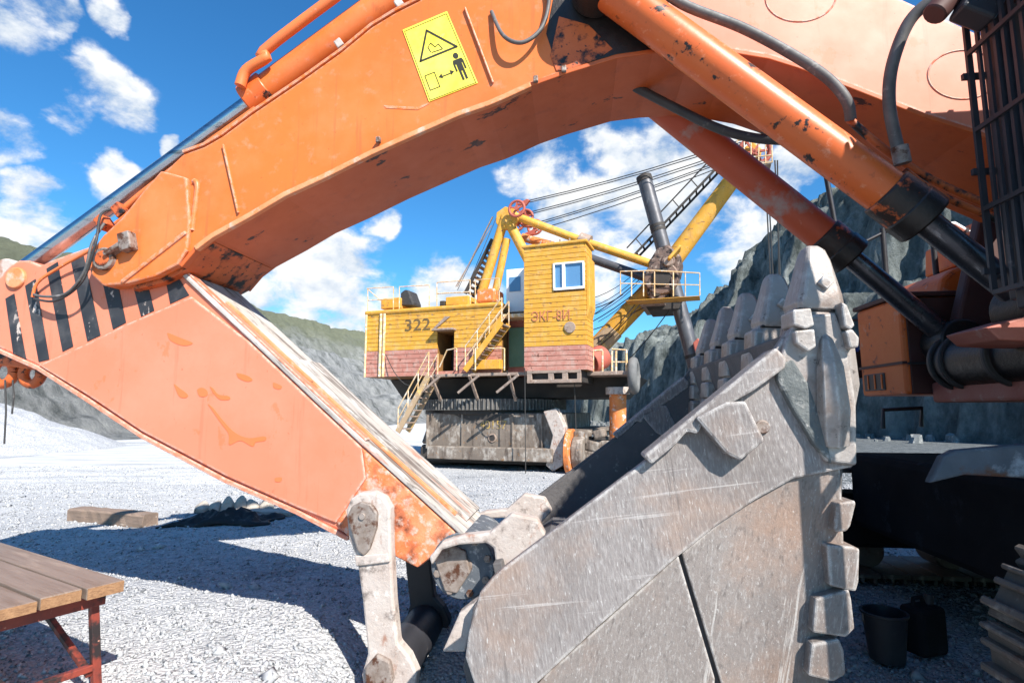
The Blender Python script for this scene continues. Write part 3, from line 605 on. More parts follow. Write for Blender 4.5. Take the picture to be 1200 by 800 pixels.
def build_link():
    for l, m in ((-.40, 'link_white'), (.38, 'greasy_orange')):
        ref = -.40
        o = MB().prism(EP([(409, 596), (414, 583), (424, 576), (440, 575), (453, 581), (460, 594), (461, 640), (464, 700), (469, 750), (482, 765), (491, 785), (488, 808), (470, 822), (448, 820), (430, 806), (427, 786), (434, 762), (428, 700), (421, 650), (412, 630)], ref), l-.045, l+.045).build('link', m if l < 0 else 'black_paint', exc, .014)
        if l < 0:
            MB().prism(EP([(412, 604), (417, 591), (428, 585), (440, 588), (447, 598), (446, 616), (438, 640), (431, 648), (424, 642)], ref), l-.07, l-.03).build('pin_cover', 'bolt_steel', o, .01)
            MB().prism(EP([(420, 648), (458, 645), (461, 655), (422, 660)], ref), l-.06, l+.03).build('collar', 'link_white', o, .006)
            MB().prism(EP([(433, 775), (446, 760), (462, 768), (466, 790), (452, 812), (434, 803)], ref), l-.075, l-.03).build('boss', 'bolt_steel', o, .012)
            q = E(430, 602, ref); MB().cyl((q.x, l-.08, q.z), (q.x, l-.06, q.z), .02, seg=12).build('grease_fitting', 'bolt_steel', o, .003, 40)
    q = E(455, 790, -.4); MB().cyl((q.x, -.42, q.z), (q.x, .42, q.z), .13, seg=32).build('link_tube', 'black_paint', exc, .01, 40)
    q = E(432, 606, -.4); MB().cyl((q.x, -.43, q.z), (q.x, .43, q.z), .075, seg=28).build('link_pin', 'bolt_steel', exc, .008, 40)
build_link()

# ---- bucket
BW = 1.08
def build_bucket():
    nl = -BW
    top = [(545, 770), (549, 740), (562, 695), (576, 678), (590, 665), (650, 620), (752, 543), (830, 482), (905, 415), (925, 385), (985, 380), (996, 440), (1000, 480), (1001, 547)]
    seam = [(1001, 547), (980, 551), (930, 561), (885, 586), (840, 616), (790, 656), (705, 731), (630, 800), (600, 835)]
    P = EP(top+seam[1:]+[(560, 815)], nl)
    b = MB().prism(P, nl, nl+.06).build('bucket', 'bucket_steel', exc, .010)
    # lower (older) side plates set back behind the upper one, parted by an open joint
    lowA = EP([(795, 651), (712, 725), (640, 790), (600, 835), (835, 838), (838, 795)], nl+.02)
    lowB = EP([(799, 648), (842, 612), (887, 581), (932, 556), (985, 548), (988, 600), (990, 660), (986, 720), (975, 780), (965, 836), (852, 838), (845, 800)], nl+.02)
    MB().prism(lowA, nl+.020, nl+.055).build('lower_plate', 'bucket_lower', b, .006)
    MB().prism(lowB, nl+.022, nl+.056).build('lower_plate', 'bucket_lower', b, .006)
    full = EP([(560, 800), (562, 700), (590, 670), (752, 548), (905, 420), (925, 395), (980, 390), (990, 480), (988, 560), (985, 660), (980, 740), (965, 838), (600, 838)], nl+.05)
    MB().prism(full, nl+.058, nl+.085).build('inner_plate', 'bucket_inner', b)
    # far side wall
    MB().prism(EP(top[2:]+seam[1:]+[(600, 840)], nl), BW-.06, BW).build('side_wall', 'bucket_inner', b, .01)
    MB().prism(full, BW-.09, BW-.06).build('inner_plate', 'bucket_inner', b)
    # floor / back shell: from the lip down the right edge and round the heel
    shell = EP([(960, 400), (985, 470), (990, 550), (989, 620), (985, 690), (976, 760), (962, 838)], nl)
    MB().strip(shell, nl+.03, BW-.03, -.06).build('floor_shell', 'bucket_inner', b, .006)
    back = EP([(566, 700), (575, 740), (590, 800), (600, 838)], nl)
    MB().strip(back, -.5, BW-.03, -.05).build('back_shell', 'bucket_inner', b, .006)
    z0 = .02
    s0 = back[-1][0]; s1 = shell[-1][0]
    MB().bx((s0, nl+.03, z0), (s1, BW-.03, max(.06, shell[-1][1]))).build('heel', 'bucket_inner', b, .01)
    # rim guard bars and wear blocks on both top edges
    for l0, l1 in ((nl-.05, nl+.10), (BW-.10, BW+.05)):
        sub = l0 < 0
        MB().prism(EP([(752, 533), (780, 510), (905, 408), (917, 420), (916, 432), (880, 458), (855, 472), (838, 490), (822, 494), (815, 508), (803, 505), (790, 520), (762, 543)], nl), l0, l1).build('rim_guard', 'bucket_steel', b, .012)
        MB().prism(EP([(811, 489), (846, 471), (868, 470), (890, 515), (862, 538), (846, 530)], nl), l0-.025 if sub else l0, l1 if sub else l1+.025).build('wear_block', 'bucket_steel', b, .012)
    # cheek seam bead
    for x, y in ((893, 500),):
        q = E(x, y, nl); MB().cyl((q.x, nl-.012, q.z), (q.x, nl+.01, q.z), .03, seg=14).build('weld_boss', 'bolt_steel', b, .005, 40)
    # lip bar
    lipc = EP([(918, 392), (975, 384), (992, 430), (996, 470), (955, 480), (935, 440)], nl)
    MB().prism(lipc, nl+.05, BW-.05).build('lip', 'bucket_inner', b, .015)
    # heel wear blocks at the right edge
    for x, y, w, h in ((988, 600, 20, 40), (984, 660, 36, 50), (976, 714, 42, 48), (965, 770, 40, 50)):
        A = EP([(x-w/2, y-h/2+4), (x+w*.4, y-h/2), (x+w/2, y-h*.3), (x+w*.47, y+h*.35), (x+w*.25, y+h/2), (x-w*.55, y+h*.42)], nl)
        A = [(p[0]+random.uniform(-.018, .018), p[1]+random.uniform(-.018, .018)) for p in A]
        MB().prism(A, nl-.035, nl+.16).build('heel_block', 'bucket_lower', b, .009)  # near blocks take a darker steel that stands in for shade
        MB().prism(A, BW-.16, BW+.035).build('heel_block', 'tooth_steel', b, .018)
    # corner weld nose on the near cheek
    sp = MB(); base = E(975, 500, nl); tip = E(966, 388, nl)
    sp.tube([E(978, 520, nl-.01), E(977, 480, nl-.05), E(973, 430, nl-.055), E(968, 400, nl-.03), E(966, 388, nl-.005)], [.056, .064, .052, .030, .008], 7)
    sp.build('corner_shroud', 'tooth_steel', b, .006, 25)
    shroud = EP([(932, 371), (976, 367), (988, 400), (1000, 470), (1001, 545), (965, 540), (930, 480), (908, 432), (918, 400)], nl)
    MB().prism(shroud, nl-.03, nl+.02).build('cheek_plate', 'tooth_steel', b, .014, None, 3)
    for q in ([(922, 366), (943, 364), (947, 384), (936, 388), (923, 383)], [(924, 390), (947, 388), (949, 408), (940, 414), (926, 404)], [(977, 357), (984, 360), (993, 384), (988, 389), (981, 385)], [(982, 390), (990, 388), (998, 398), (997, 409), (987, 410)]):
        MB().prism(EP(q, nl), nl-.07, nl+.08).build('wear_cap', 'tooth_steel', b, .008)
    MB().prism(EP([(908, 428), (926, 421), (944, 450), (962, 500), (972, 544), (950, 520), (925, 478), (908, 446)], nl), nl-.037, nl+.02).build('rough_patch', 'rough_patch', b, .012)  # rough, darker grey patch on the near cheek
    # teeth: five, shared meshes
    def loft(rings):
        m = MB(); n = len(rings[0]); vs = [v for r in rings for v in r]
        fs = [(i*n+k, i*n+(k+1) % n, (i+1)*n+(k+1) % n, (i+1)*n+k) for i in range(len(rings)-1) for k in range(n)]
        fs += [tuple(range(n-1, -1, -1)), tuple(range((len(rings)-1)*n, len(rings)*n))]
        m.add(vs, fs); return m
    lt = nl+.09
    tipp = E(952, 291, lt); bs = E(952, 366, lt); adp = E(958, 470, lt)
    ax = (tipp-bs); ax.y = 0; H = ax.length; ax.normalize(); wx = Vector((ax.z, 0, -ax.x))
    def ring(h, ws, wl, sh=0, sd=.25):
        c = ax*h+wx*sh; out = []
        for a, bb in ((-1, -1+sd), (-1+sd, -1), (1-sd, -1), (1, -1+sd), (1, 1-sd), (1-sd, 1), (-1+sd, 1), (-1, 1-sd)):
            out.append(c+wx*(a*ws)+Vector((0, bb*wl, 0)))
        return out
    tooth_m = loft([ring(0, .094, .100), ring(H*.10, .100, .106), ring(H*.24, .092, .10, .002), ring(H*.5, .073, .088, .002), ring(H*.76, .056, .074, .0), ring(H*.92, .042, .060, -.004), ring(H*1.0, .024, .040, -.010)]).mesh('tooth')
    Ha = (bs-adp).length
    adp_m = loft([ring(-Ha*1.1, .13, .075, .02), ring(-Ha*.8, .145, .095, .02), ring(-Ha*.4, .135, .10, .01), ring(-.02, .105, .092), ring(.02, .09, .085)]).mesh('adapter')
    def block(h0, h1, ws, sh, l0, l1):
        return loft([ring(h0, ws*.9, (l1-l0)/2, sh), ring(h0+(h1-h0)*.12, ws, (l1-l0)/2, sh), ring(h0+(h1-h0)*.85, ws, (l1-l0)/2, sh), ring(h1, ws*.85, (l1-l0)/2*.9, sh)])
    wb1 = block(-.125, -.02, .05, -.085, -.09, .09).mesh('wear_cap'); wb2 = block(-.24, -.135, .055, -.095, -.095, .095).mesh('wear_cap'); wb5 = block(-.36, -.25, .055, -.10, -.095, .095).mesh('wear_cap'); wb6 = block(-.49, -.37, .055, -.10, -.095, .095).mesh('wear_cap')
    wb3 = block(-.16, -.01, .035, .125, -.07, .07).mesh('wear_cap'); wb4 = block(-.31, -.18, .035, .135, -.07, .07).mesh('wear_cap')
    joint = MB().box((ax*(-.006)), (.19, .19, .016), Matrix((wx, Vector((0, 1, 0)), ax)).transposed()).mesh('joint'); joint.materials.append(MATS['grease_black'])
    notch = MB().box((wx*.01+ax*H*.38+Vector((0, -.107, 0))), (.05, .02, .045), Matrix.Rotation(R(40), 3, 'Y')).mesh('pin_mark')
    for me in (tooth_m, adp_m, wb1, wb2, wb3, wb4, wb5, wb6, notch):
        me.materials.append(MATS['tooth_steel']); me.polygons.foreach_set('use_smooth', [True]*len(me.polygons)); me.set_sharp_from_angle(angle=R(24))
    for i in range(5):
        l = lt+i*(2*BW-.18)/4
        for nm, me in (('tooth', tooth_m), ('adapter', adp_m), ('wear_cap', wb1), ('wear_cap', wb2), ('wear_cap', wb3), ('wear_cap', wb4), ('wear_cap', wb5), ('wear_cap', wb6), ('pin_mark', notch), ('joint', joint)):
            if nm == 'wear_cap' and i == 0: continue
            o = bpy.data.objects.new(nm, me); col.objects.link(o); o.parent = b; o.location = (bs.x, l, bs.z)
            if nm == 'tooth': o.rotation_euler = (R(random.uniform(-3, 3)), R(random.uniform(-2, 2)), 0); o.scale = (1, 1, random.uniform(.94, 1.02) if i else 1)
            md = o.modifiers.new('bevel', 'BEVEL'); md.width = .006; md.segments = 2; md.limit_method = 'ANGLE'; md.angle_limit = R(30)
        if i < 4:
            lc = l+(2*BW-.18)/8
            for h0, h1 in ((-.42, -.30), (-.29, -.16)):
                me = block(h0, h1, .10, .0, -.13, .13).mesh('lip_shroud'); me.materials.append(MATS['tooth_steel'])
                o = bpy.data.objects.new('lip_shroud', me); col.objects.link(o); o.parent = b; o.location = (bs.x, lc, bs.z)
                md = o.modifiers.new('bevel', 'BEVEL'); md.width = .010; md.segments = 2; md.limit_method = 'ANGLE'; md.angle_limit = R(40)
    # ears round the stick tip
    ear = [(462, 652), (485, 662), (494, 668), (506, 652), (520, 633), (540, 626), (562, 624), (590, 612), (612, 596), (625, 600), (640, 612), (620, 640), (598, 665), (575, 690), (580, 670), (582, 652), (577, 635), (545, 636), (520, 640), (508, 655), (500, 680), (490, 690)]
    e1 = [(505, 650), (520, 633), (545, 625), (575, 622), (600, 600), (630, 606), (640, 625), (600, 668), (560, 715), (547, 760), (520, 760), (540, 715), (572, 690), (583, 665), (580, 640), (572, 634), (540, 636), (520, 642), (508, 660)]
    for l, ref in ((-.37, -.37), (.37, -.37)):
        MB().prism(EP(e1, ref), l-.045, l+.045).build('ear', 'link_white', b, .012)
    MB().prism(EP([(560, 700), (600, 668), (640, 640), (660, 640), (640, 720), (600, 800), (560, 815), (548, 770)], -.37), -.5, .5).build('hinge_box', 'bucket_inner', b, .01)
    q = E(541, 664, -.31)
    MB().cyl((q.x, -.285, q.z), (q.x, .285, q.z), .19, seg=40).build('pin_flange', 'pin_blue', b, .008, 40)
    MB().cyl((q.x, -.29, q.z), (q.x, .29, q.z), .06, seg=32).build('pin', 'bolt_steel', b, .01, 40)
    kp = MB(); kp.prism([(q.x-.16, q.z+.02), (q.x-.09, q.z+.13), (q.x+.02, q.z+.09), (q.x+.05, q.z-.03), (q.x-.03, q.z-.15), (q.x-.10, q.z-.14)], -.305, -.28)
    kp.build('keeper_plate', 'bolt_steel', b, .008)
    for k in range(8):
        a = k*math.pi/4+.3
        MB().cyl((q.x+.155*math.cos(a), -.30, q.z+.155*math.sin(a)), (q.x+.155*math.cos(a), -.28, q.z+.155*math.sin(a)), .022, seg=6).build('bolt', 'bolt_steel', b)
    return b
bucket = build_bucket()

# ---- upper structure at the right: cab, deck, tool box, boom foot
def build_upper():
    # cab: frame, guards, roof
    c0 = E(1186, 200, -.80); s = c0.x; zf = 1.86; zt = 3.42
    cab = empty('cab', (0, 0, 0)); cab.parent = exc
    L0, L1, S1 = -1.95, -.80, s+1.75
    fr = MB()
    for (a, b) in ((s, L0), (s, L1), (S1, L0), (S1, L1)): fr.box((a, b, (zf+zt)/2), (.09, .09, zt-zf))
    for z in (zf, zt):
        fr.box(((s+S1)/2, L0, z), (S1-s, .10, .10)); fr.box(((s+S1)/2, L1, z), (S1-s, .10, .10)); fr.box((s, (L0+L1)/2, z), (.10, L1-L0, .10)); fr.box((S1, (L0+L1)/2, z), (.10, L1-L0, .10))
    fr.build('frame', 'black_paint', cab, .012)
    MB().bx((s+.05, L0+.05, zf-.05), (S1, L1-.05, zf+.06)).build('floor', 'black_paint', cab, .01)
    MB().bx((s-.02, L0-.02, zt+.02), (S1+.05, L1+.02, zt+.10)).build('roof', 'box_orange', cab, .03)
    MB().bx((S1-.06, L0+.06, zf), (S1-.02, L1-.06, zt)).build('rear_wall', 'black_paint', cab)
    MB().bx((s+.9, L1-.05, zf), (S1, L1-.03, zt)).build('side_panel', 'black_paint', cab)
    MB().bx((s+.12, L0+.06, zf+.08), (s+.14, L1-.06, zt-.06)).build('windscreen', 'window_glass', cab)
    MB().bx((s+.7, -1.65, zf+.05), (s+1.25, -1.1, zf+.55)).build('seat', 'black_paint', cab, .05)
    MB().bx((s+1.15, -1.65, zf+.5), (s+1.3, -1.1, zf+1.3)).build('seat_back', 'black_paint', cab, .05)
    n = 22
    for k in range(n):
        l = L1-.02-(L1-L0-.04)*k/(n-1); MB().box((s-.10, l, (zf+zt)/2+.05), (.014, .018, zt-zf)).build('guard_bar', 'black_paint', cab)
    for z in (zf+.04, zf+.45, zf+.85, zf+1.25, zt-.05):
        MB().box((s-.115, (L0+L1)/2, z), (.016, L1-L0+.06, .022)).build('guard_rail', 'black_paint', cab)
    for k in range(9):
        x = s-.10+(.95)*k/8; MB().box((x, L1+.05, (zf+zt)/2+.05), (.026, .016, zt-zf)).build('guard_bar', 'black_paint', cab)
    for z in (zf+.15, zf+.65, zf+1.15):
        MB().box((s+.37, L1+.065, z), (1.0, .02, .03)).build('guard_rail', 'black_paint', cab)
    # rails added out of view ahead of the cab to shadow the bucket
    bq = E(930, 650, -1.08).x+.66; al = empty('shadow_rail', (0, 0, 0)); al.parent = exc
    def br(*p, r=.022): MB().tube(p, r, 8).build('rail', 'black_paint', al, 0, 60)
    br((bq, -1.72, .75), (bq, -1.72, 3.0), r=.034); br((bq, -1.72, 1.95), (s, -1.72, 1.95)); br((bq, -1.72, 1.66), (s, -1.72, 2.4)); br((bq, -1.72, 2.98), (s, -1.72, 2.98)); br((s-.1, -1.72, .75), (s-.1, -1.72, 1.95)); br((bq, -1.72, .78), (s-.1, -1.72, .78))
    # mirror / lamp bracket at the cab's upper corner
    p = E(1105, 12, -.85)
    MB().cyl((p.x-.05, -.86, p.z-.03), (p.x+.12, -.86, p.z+.16), .055, seg=16).build('lamp_bracket', 'dark_maroon', cab, .008, 40)
    MB().box((p.x+.13, -.9, p.z-.02), (.16, .12, .18), Matrix.Rotation(R(30), 3, 'Y')).build('work_lamp', 'black_paint', cab, .015)
    # revolving deck and house
    up = empty('upper_structure', (0, 0, 0)); up.parent = exc
    d0 = E(1140, 385, -.62).x
    MB().bx((2.3, -1.95, 1.50), (6.3, 1.9, 1.72)).build('deck', 'under_shade', up, .02)
    q = EP([(1144, 386), (1215, 366), (1260, 380), (1260, 402), (1200, 402), (1160, 400)], -.55)
    MB().prism(q, -.62, -.30).build('step_plate', 'deck_red', up, .01)
    MB().bx((s+1.85, -1.9, 1.74), (6.3, -.55, 3.3)).build('engine_house', 'box_orange', up, .04)
    MB().bx((2.9, -.5, 1.74), (6.3, 1.85, 3.0)).build('engine_house', 'box_orange', up, .04)
    MB().bx((6.0, -1.9, 1.2), (7.0, 1.9, 3.1)).build('counterweight', 'box_orange', up, .1)
    # boom foot brackets
    f = E(1240, 170, 0)
    for l in (-.42, .42):
        MB().prism([(f.x-.5, 1.7), (f.x+.9, 1.7), (f.x+.35, f.z+.25), (f.x-.05, f.z+.25)], l-.05, l+.05).build('boom_bracket', 'dark_maroon', up, .02)
    # cross tube carrying the cylinder feet
    c = E(1120, 425, .40); MB().cyl((c.x, .42, c.z), (c.x+.02, -.60, c.z), .165, seg=36).build('cylinder_foot_tube', 'grease_black', up, .012, 40)
    for l in (.40, .30, -.1): MB().cyl((c.x, l, c.z), (c.x, l-.035, c.z), .185, seg=36).build('tube_collar', 'rubber', up, .008, 40)
    MB().bx((c.x-.05, -.6, c.z-.26), (c.x+1.6, .6, c.z-.12)).build('front_beam', 'deck_red', up, .02)
    MB().bx((c.x+.25, -.6, c.z-.12), (c.x+1.6, .6, c.z+.35)).build('front_box', 'dark_maroon', up, .02)
    # tool box on the far side
    n0 = E(1053, 348, .62); n1 = E(1053, 462, .62)
    w = 1.25; sx = n0.x; z1 = n0.z; z0 = n1.z; xr = sx+1.15; LF = .62+.62
    body = MB().prism([(sx, z0), (xr, z0), (xr, z1), (sx, z1)], .62, LF).build('tool_box', 'box_orange', up, .025)
    MB().bx((sx+.035, .612, z0+.005), (xr, .66, z1-.01)).build('side_shade', 'dark_maroon', body, .006)  # dark sheet paints the shade on the box's near face
    MB().bx((sx-.02, .60, z1), (xr, LF+.02, z1+.035)).build('lid', 'dark_maroon', body, .008)
    MB().bx((sx-.012, .62, z0+.215), (sx+.02, LF, z0+.235)).build('trim', 'dark_maroon', body)
    MB().bx((sx+.02, .598, z0+.21), (xr, .63, z0+.225)).build('trim', 'rubber', body)
    MB().bx((sx-.010, LF-.36, z0+.04), (sx+.02, LF-.06, z0+.17)).build('vent', 'black_paint', body, .008)
    for k in range(3): MB().bx((sx-.016, LF-.34+.10*k, z0+.05), (sx, LF-.325+.10*k, z0+.16)).build('vent_bar', 'box_orange', body)
    o0 = E(1096, 338, .9); o1 = E(1134, 312, .9)
    MB().prism(EP([(1094, 352), (1098, 328), (1112, 316), (1150, 306), (1260, 300), (1260, 352)], .75), .70, 1.6).build('engine_hood', 'box_orange', up, .03)
    MB().prism(EP([(1140, 268), (1240, 262), (1240, 300), (1140, 304)], .9), .9, 1.5).build('filter_box', 'box_orange', up, .02)
    # handrails on the far side
    def rail(nm, pts, r=.018, m='black_paint'): MB().tube([E(*p) for p in pts], r, 8).build(nm, m, up, 0, 60)
    for a, b in (((968, 205), (985, 300)), ((1034, 268), (1044, 398)), ((1092, 268), (1100, 350)), ((1132, 268), (1140, 330))):
        rail('rail_post', [(*a, 1.2), (*b, 1.2)], .022)
    rail('handrail', [(1000, 290, 1.2), (1036, 272, 1.2), (1066, 262, 1.2)], .014)
    rail('handrail', [(1090, 266, 1.2), (1118, 262, 1.2), (1142, 276, 1.2), (1146, 300, 1.2)], .018, 'sh_white')
    rail('handrail', [(975, 375, 1.3), (1040, 374, 1.3)], .012, 'rubber_grey')
    MB().prism(EP([(985, 412), (1020, 408), (1020, 442), (985, 445)], 1.5), 1.5, 1.62).build('access_step', 'black_paint', up, .01)
    m = MATS.get('blue') or mat('blue', (.03, .10, .42), None, 3, (), .5)
    MB().prism(EP([(990, 404), (1006, 403), (1006, 412), (990, 413)], 1.5), 1.49, 1.6).build('blue_panel', 'blue', up, .004)
build_upper()

def build_undercarriage():
    c = E(1140, 800, -1.15); s0 = c.x+.08; rad = .40; s1 = s0+4.6; zc = rad+.07
    shoe = MB(); shoe.box((0, 0, 0), (.205, .62, .035)); shoe.box((-.06, 0, .035), (.03, .62, .05)); shoe.box((.03, 0, .03), (.025, .62, .035)); shoe.box((.09, 0, .03), (.02, .62, .03))
    me = shoe.mesh('track_shoe'); me.materials.append(MATS['track_steel'])
    for l, ref in ((-1.47, 0), (1.5, 1)):
        t = empty('track', (0, 0, 0)); t.parent = exc
        a0 = s0+rad; a1 = s1-rad; straight = a1-a0; per = 2*straight+2*math.pi*rad; n = int(per/.215)
        for k in range(n):
            u = per*k/n
            if u < straight: x, z, ang = a0+u, zc+rad, 0
            elif u < straight+math.pi*rad: th = (u-straight)/rad; x, z, ang = a1+rad*math.sin(th), zc+rad*math.cos(th), th
            elif u < 2*straight+math.pi*rad: x, z, ang = a1-(u-straight-math.pi*rad), zc-rad, math.pi
            else: th = (u-2*straight-math.pi*rad)/rad; x, z, ang = a0-rad*math.sin(th), zc-rad*math.cos(th), math.pi+th
            o = bpy.data.objects.new('track_shoe', me); col.objects.link(o); o.parent = t; o.location = (x, l, z); o.rotation_euler = (0, ang, 0)
            md = o.modifiers.new('bevel', 'BEVEL'); md.width = .006; md.segments = 1
        fr = MB(); fr.bx((a0-.1, l-.18, zc-.22), (a1+.1, l+.18, zc+.20)); fr.build('track_frame', 'under_shade', t, .04)
        for x in (a0, a1): MB().cyl((x, l-.1, zc), (x, l+.1, zc), rad-.09, seg=36).build('idler', 'track_steel', t, .02, 40)
        for k in range(6):
            x = a0+.35+(a1-a0-.7)*k/5; MB().cyl((x, l-.13, .22), (x, l+.13, .22), .13, seg=20).build('roller', 'track_steel', t, .01, 40)
    cx = (s0+s1)/2
    cb = MB().bx((s0+.55, -1.10, .46), (cx+1.6, 1.15, 1.02)).build('car_body', 'under_shade', exc, .05)
    MB().prism(EP([(1088, 566), (1104, 534), (1118, 527), (1200, 520), (1330, 512), (1330, 590), (1200, 560), (1130, 556)], -1.13), -1.14, -1.09).build('guard_plate', 'guard_blue', cb, .012)
    for k in range(5):
        x = s0+.75+.35*k; MB().bx((x, -1.13, .50), (x+.05, -1.08, .98)).build('rib', 'under_shade', cb, .008)
        MB().cyl((x+.17, -1.13, .62), (x+.17, -1.08, .62), .025, seg=6).build('bolt', 'track_steel', cb)
    MB().tube(smooth_path([(s0+.6, -1.16, .9), (s0+.9, -1.2, .78), (s0+1.3, -1.18, .86), (s0+1.8, -1.16, .74)], 6), .022, 8).build('hose', 'rubber', cb, 0, 60)
    MB().cyl((cx, 0, 1.05), (cx, 0, 1.52), 1.0, seg=48).build('slew_ring', 'under_shade', exc, .01, 40)
    # flank guard and loose bar lying over the far track
    p = [E(1035, 502, 1.5), E(1035, 480, 1.5), E(1080, 478, 1.5), E(1080, 500, 1.5)]
    MB().tube(p, .018, 8).build('step_handle', 'black_paint', exc, 0, 60)
build_undercarriage()

# ---- warning plate on the boom
def build_sign():
    l = -.36; c = [(472, 36), (524, 14), (560, 98), (503, 120)]
    p = MB().prism(EP(c, l), l-.006, l+.004).build('warning_sign', 'sign_yellow', exc, .001)
    def bil(u, v):                                     # u along the top edge, v down
        a = Vector(c[0])*(1-u)+Vector(c[1])*u; b = Vector(c[3])*(1-u)+Vector(c[2])*u; q = a*(1-v)+b*v; return (q.x, q.y)
    def poly(nm, pts, z=.0075): MB().prism(EP([bil(*q) for q in pts], l), l-z, l-.004).build(nm, 'sign_black', p)
    def line(nm, pts, w=.010):
        m = MB(); P = [E(*bil(*q), l-.0065) for q in pts]
        for a, b in zip(P[:-1], P[1:]):
            d = (b-a).normalized(); m.bar(a-d*w*.4, b+d*w*.4, w, .003, (0, 1, 0))
        m.build(nm, 'sign_black', p)
    line('warning_triangle', [(.46, .12), (.90, .46), (.12, .46), (.46, .12)], .013)
    line('warning_symbol', [(.38, .40), (.36, .33), (.44, .29), (.50, .36), (.58, .34), (.62, .41)], .005)
    line('warning_symbol', [(.40, .41), (.62, .42)], .005)
    line('machine_outline', [(.10, .66), (.30, .66), (.30, .86), (.10, .86), (.10, .66)], .005)
    line('distance_arrow', [(.39, .75), (.62, .75)], .007)
    poly('arrow_head', [(.34, .75), (.42, .715), (.42, .785)]); poly('arrow_head', [(.67, .75), (.59, .715), (.59, .785)])
    m = [(.72, .62), (.90, .62), (.92, .66), (.92, .77), (.885, .77), (.885, .68), (.87, .68), (.87, .90), (.825, .90), (.825, .78), (.80, .78), (.80, .90), (.755, .90), (.755, .68), (.735, .68), (.735, .77), (.70, .77), (.70, .66)]
    poly('person_pictogram', m)
    h = (.81, .573); poly('person_pictogram', [(h[0]+.055*math.cos(a*math.pi/8), h[1]+.040*math.sin(a*math.pi/8)) for a in range(16)])
    line('sign_border', [(.03, .02), (.97, .02), (.97, .98), (.03, .98), (.03, .02)], .003)
    MB().prism(EP([(450, 124), (490, 126), (503, 120), (503, 122), (490, 129), (452, 127)], l), l-.003, l+.004).build('scuff_bead', 'boom_paint', exc)
build_sign()

# ------------------------------------------------------------------ mining shovel
SH_O = (-.78, 23.0, -.75); SH_YAW = R(-20)
S, SP = frame(SH_O, SH_YAW)
shv = empty('mining_shovel', SH_O, SH_YAW)
tag(shv, 'old yellow and red rope mining shovel with tall cab standing behind the excavator arm', 'mining shovel')

def boards(m_list, x0, x1, l, z0, z1, n, parent, name, holes=(), t=.05, gap=.016):
    """horizontal siding on the near wall, joined per colour; holes = (xa, xb, za, zb)"""
    for (ma, za, zb) in m_list:
        mb = MB(); dz = (z1-z0)/n
        for k in range(n):
            a = z0+k*dz+gap/2; b = z0+(k+1)*dz-gap/2; mid = (a+b)/2
            if not (za <= mid < zb): continue
            segs = [(x0, x1)]
            for (ha, hb, hc, hd) in holes:
                if hc < mid < hd: segs = [s for (p, q) in segs for s in ((p, min(q, ha)), (max(p, hb), q)) if s[1]-s[0] > .02]
            for p, q in segs: mb.bx((p, l-t-random.uniform(0, .012), a), (q, l, b))
        mb.build(name, ma, parent, 0, None, kind='stuff')

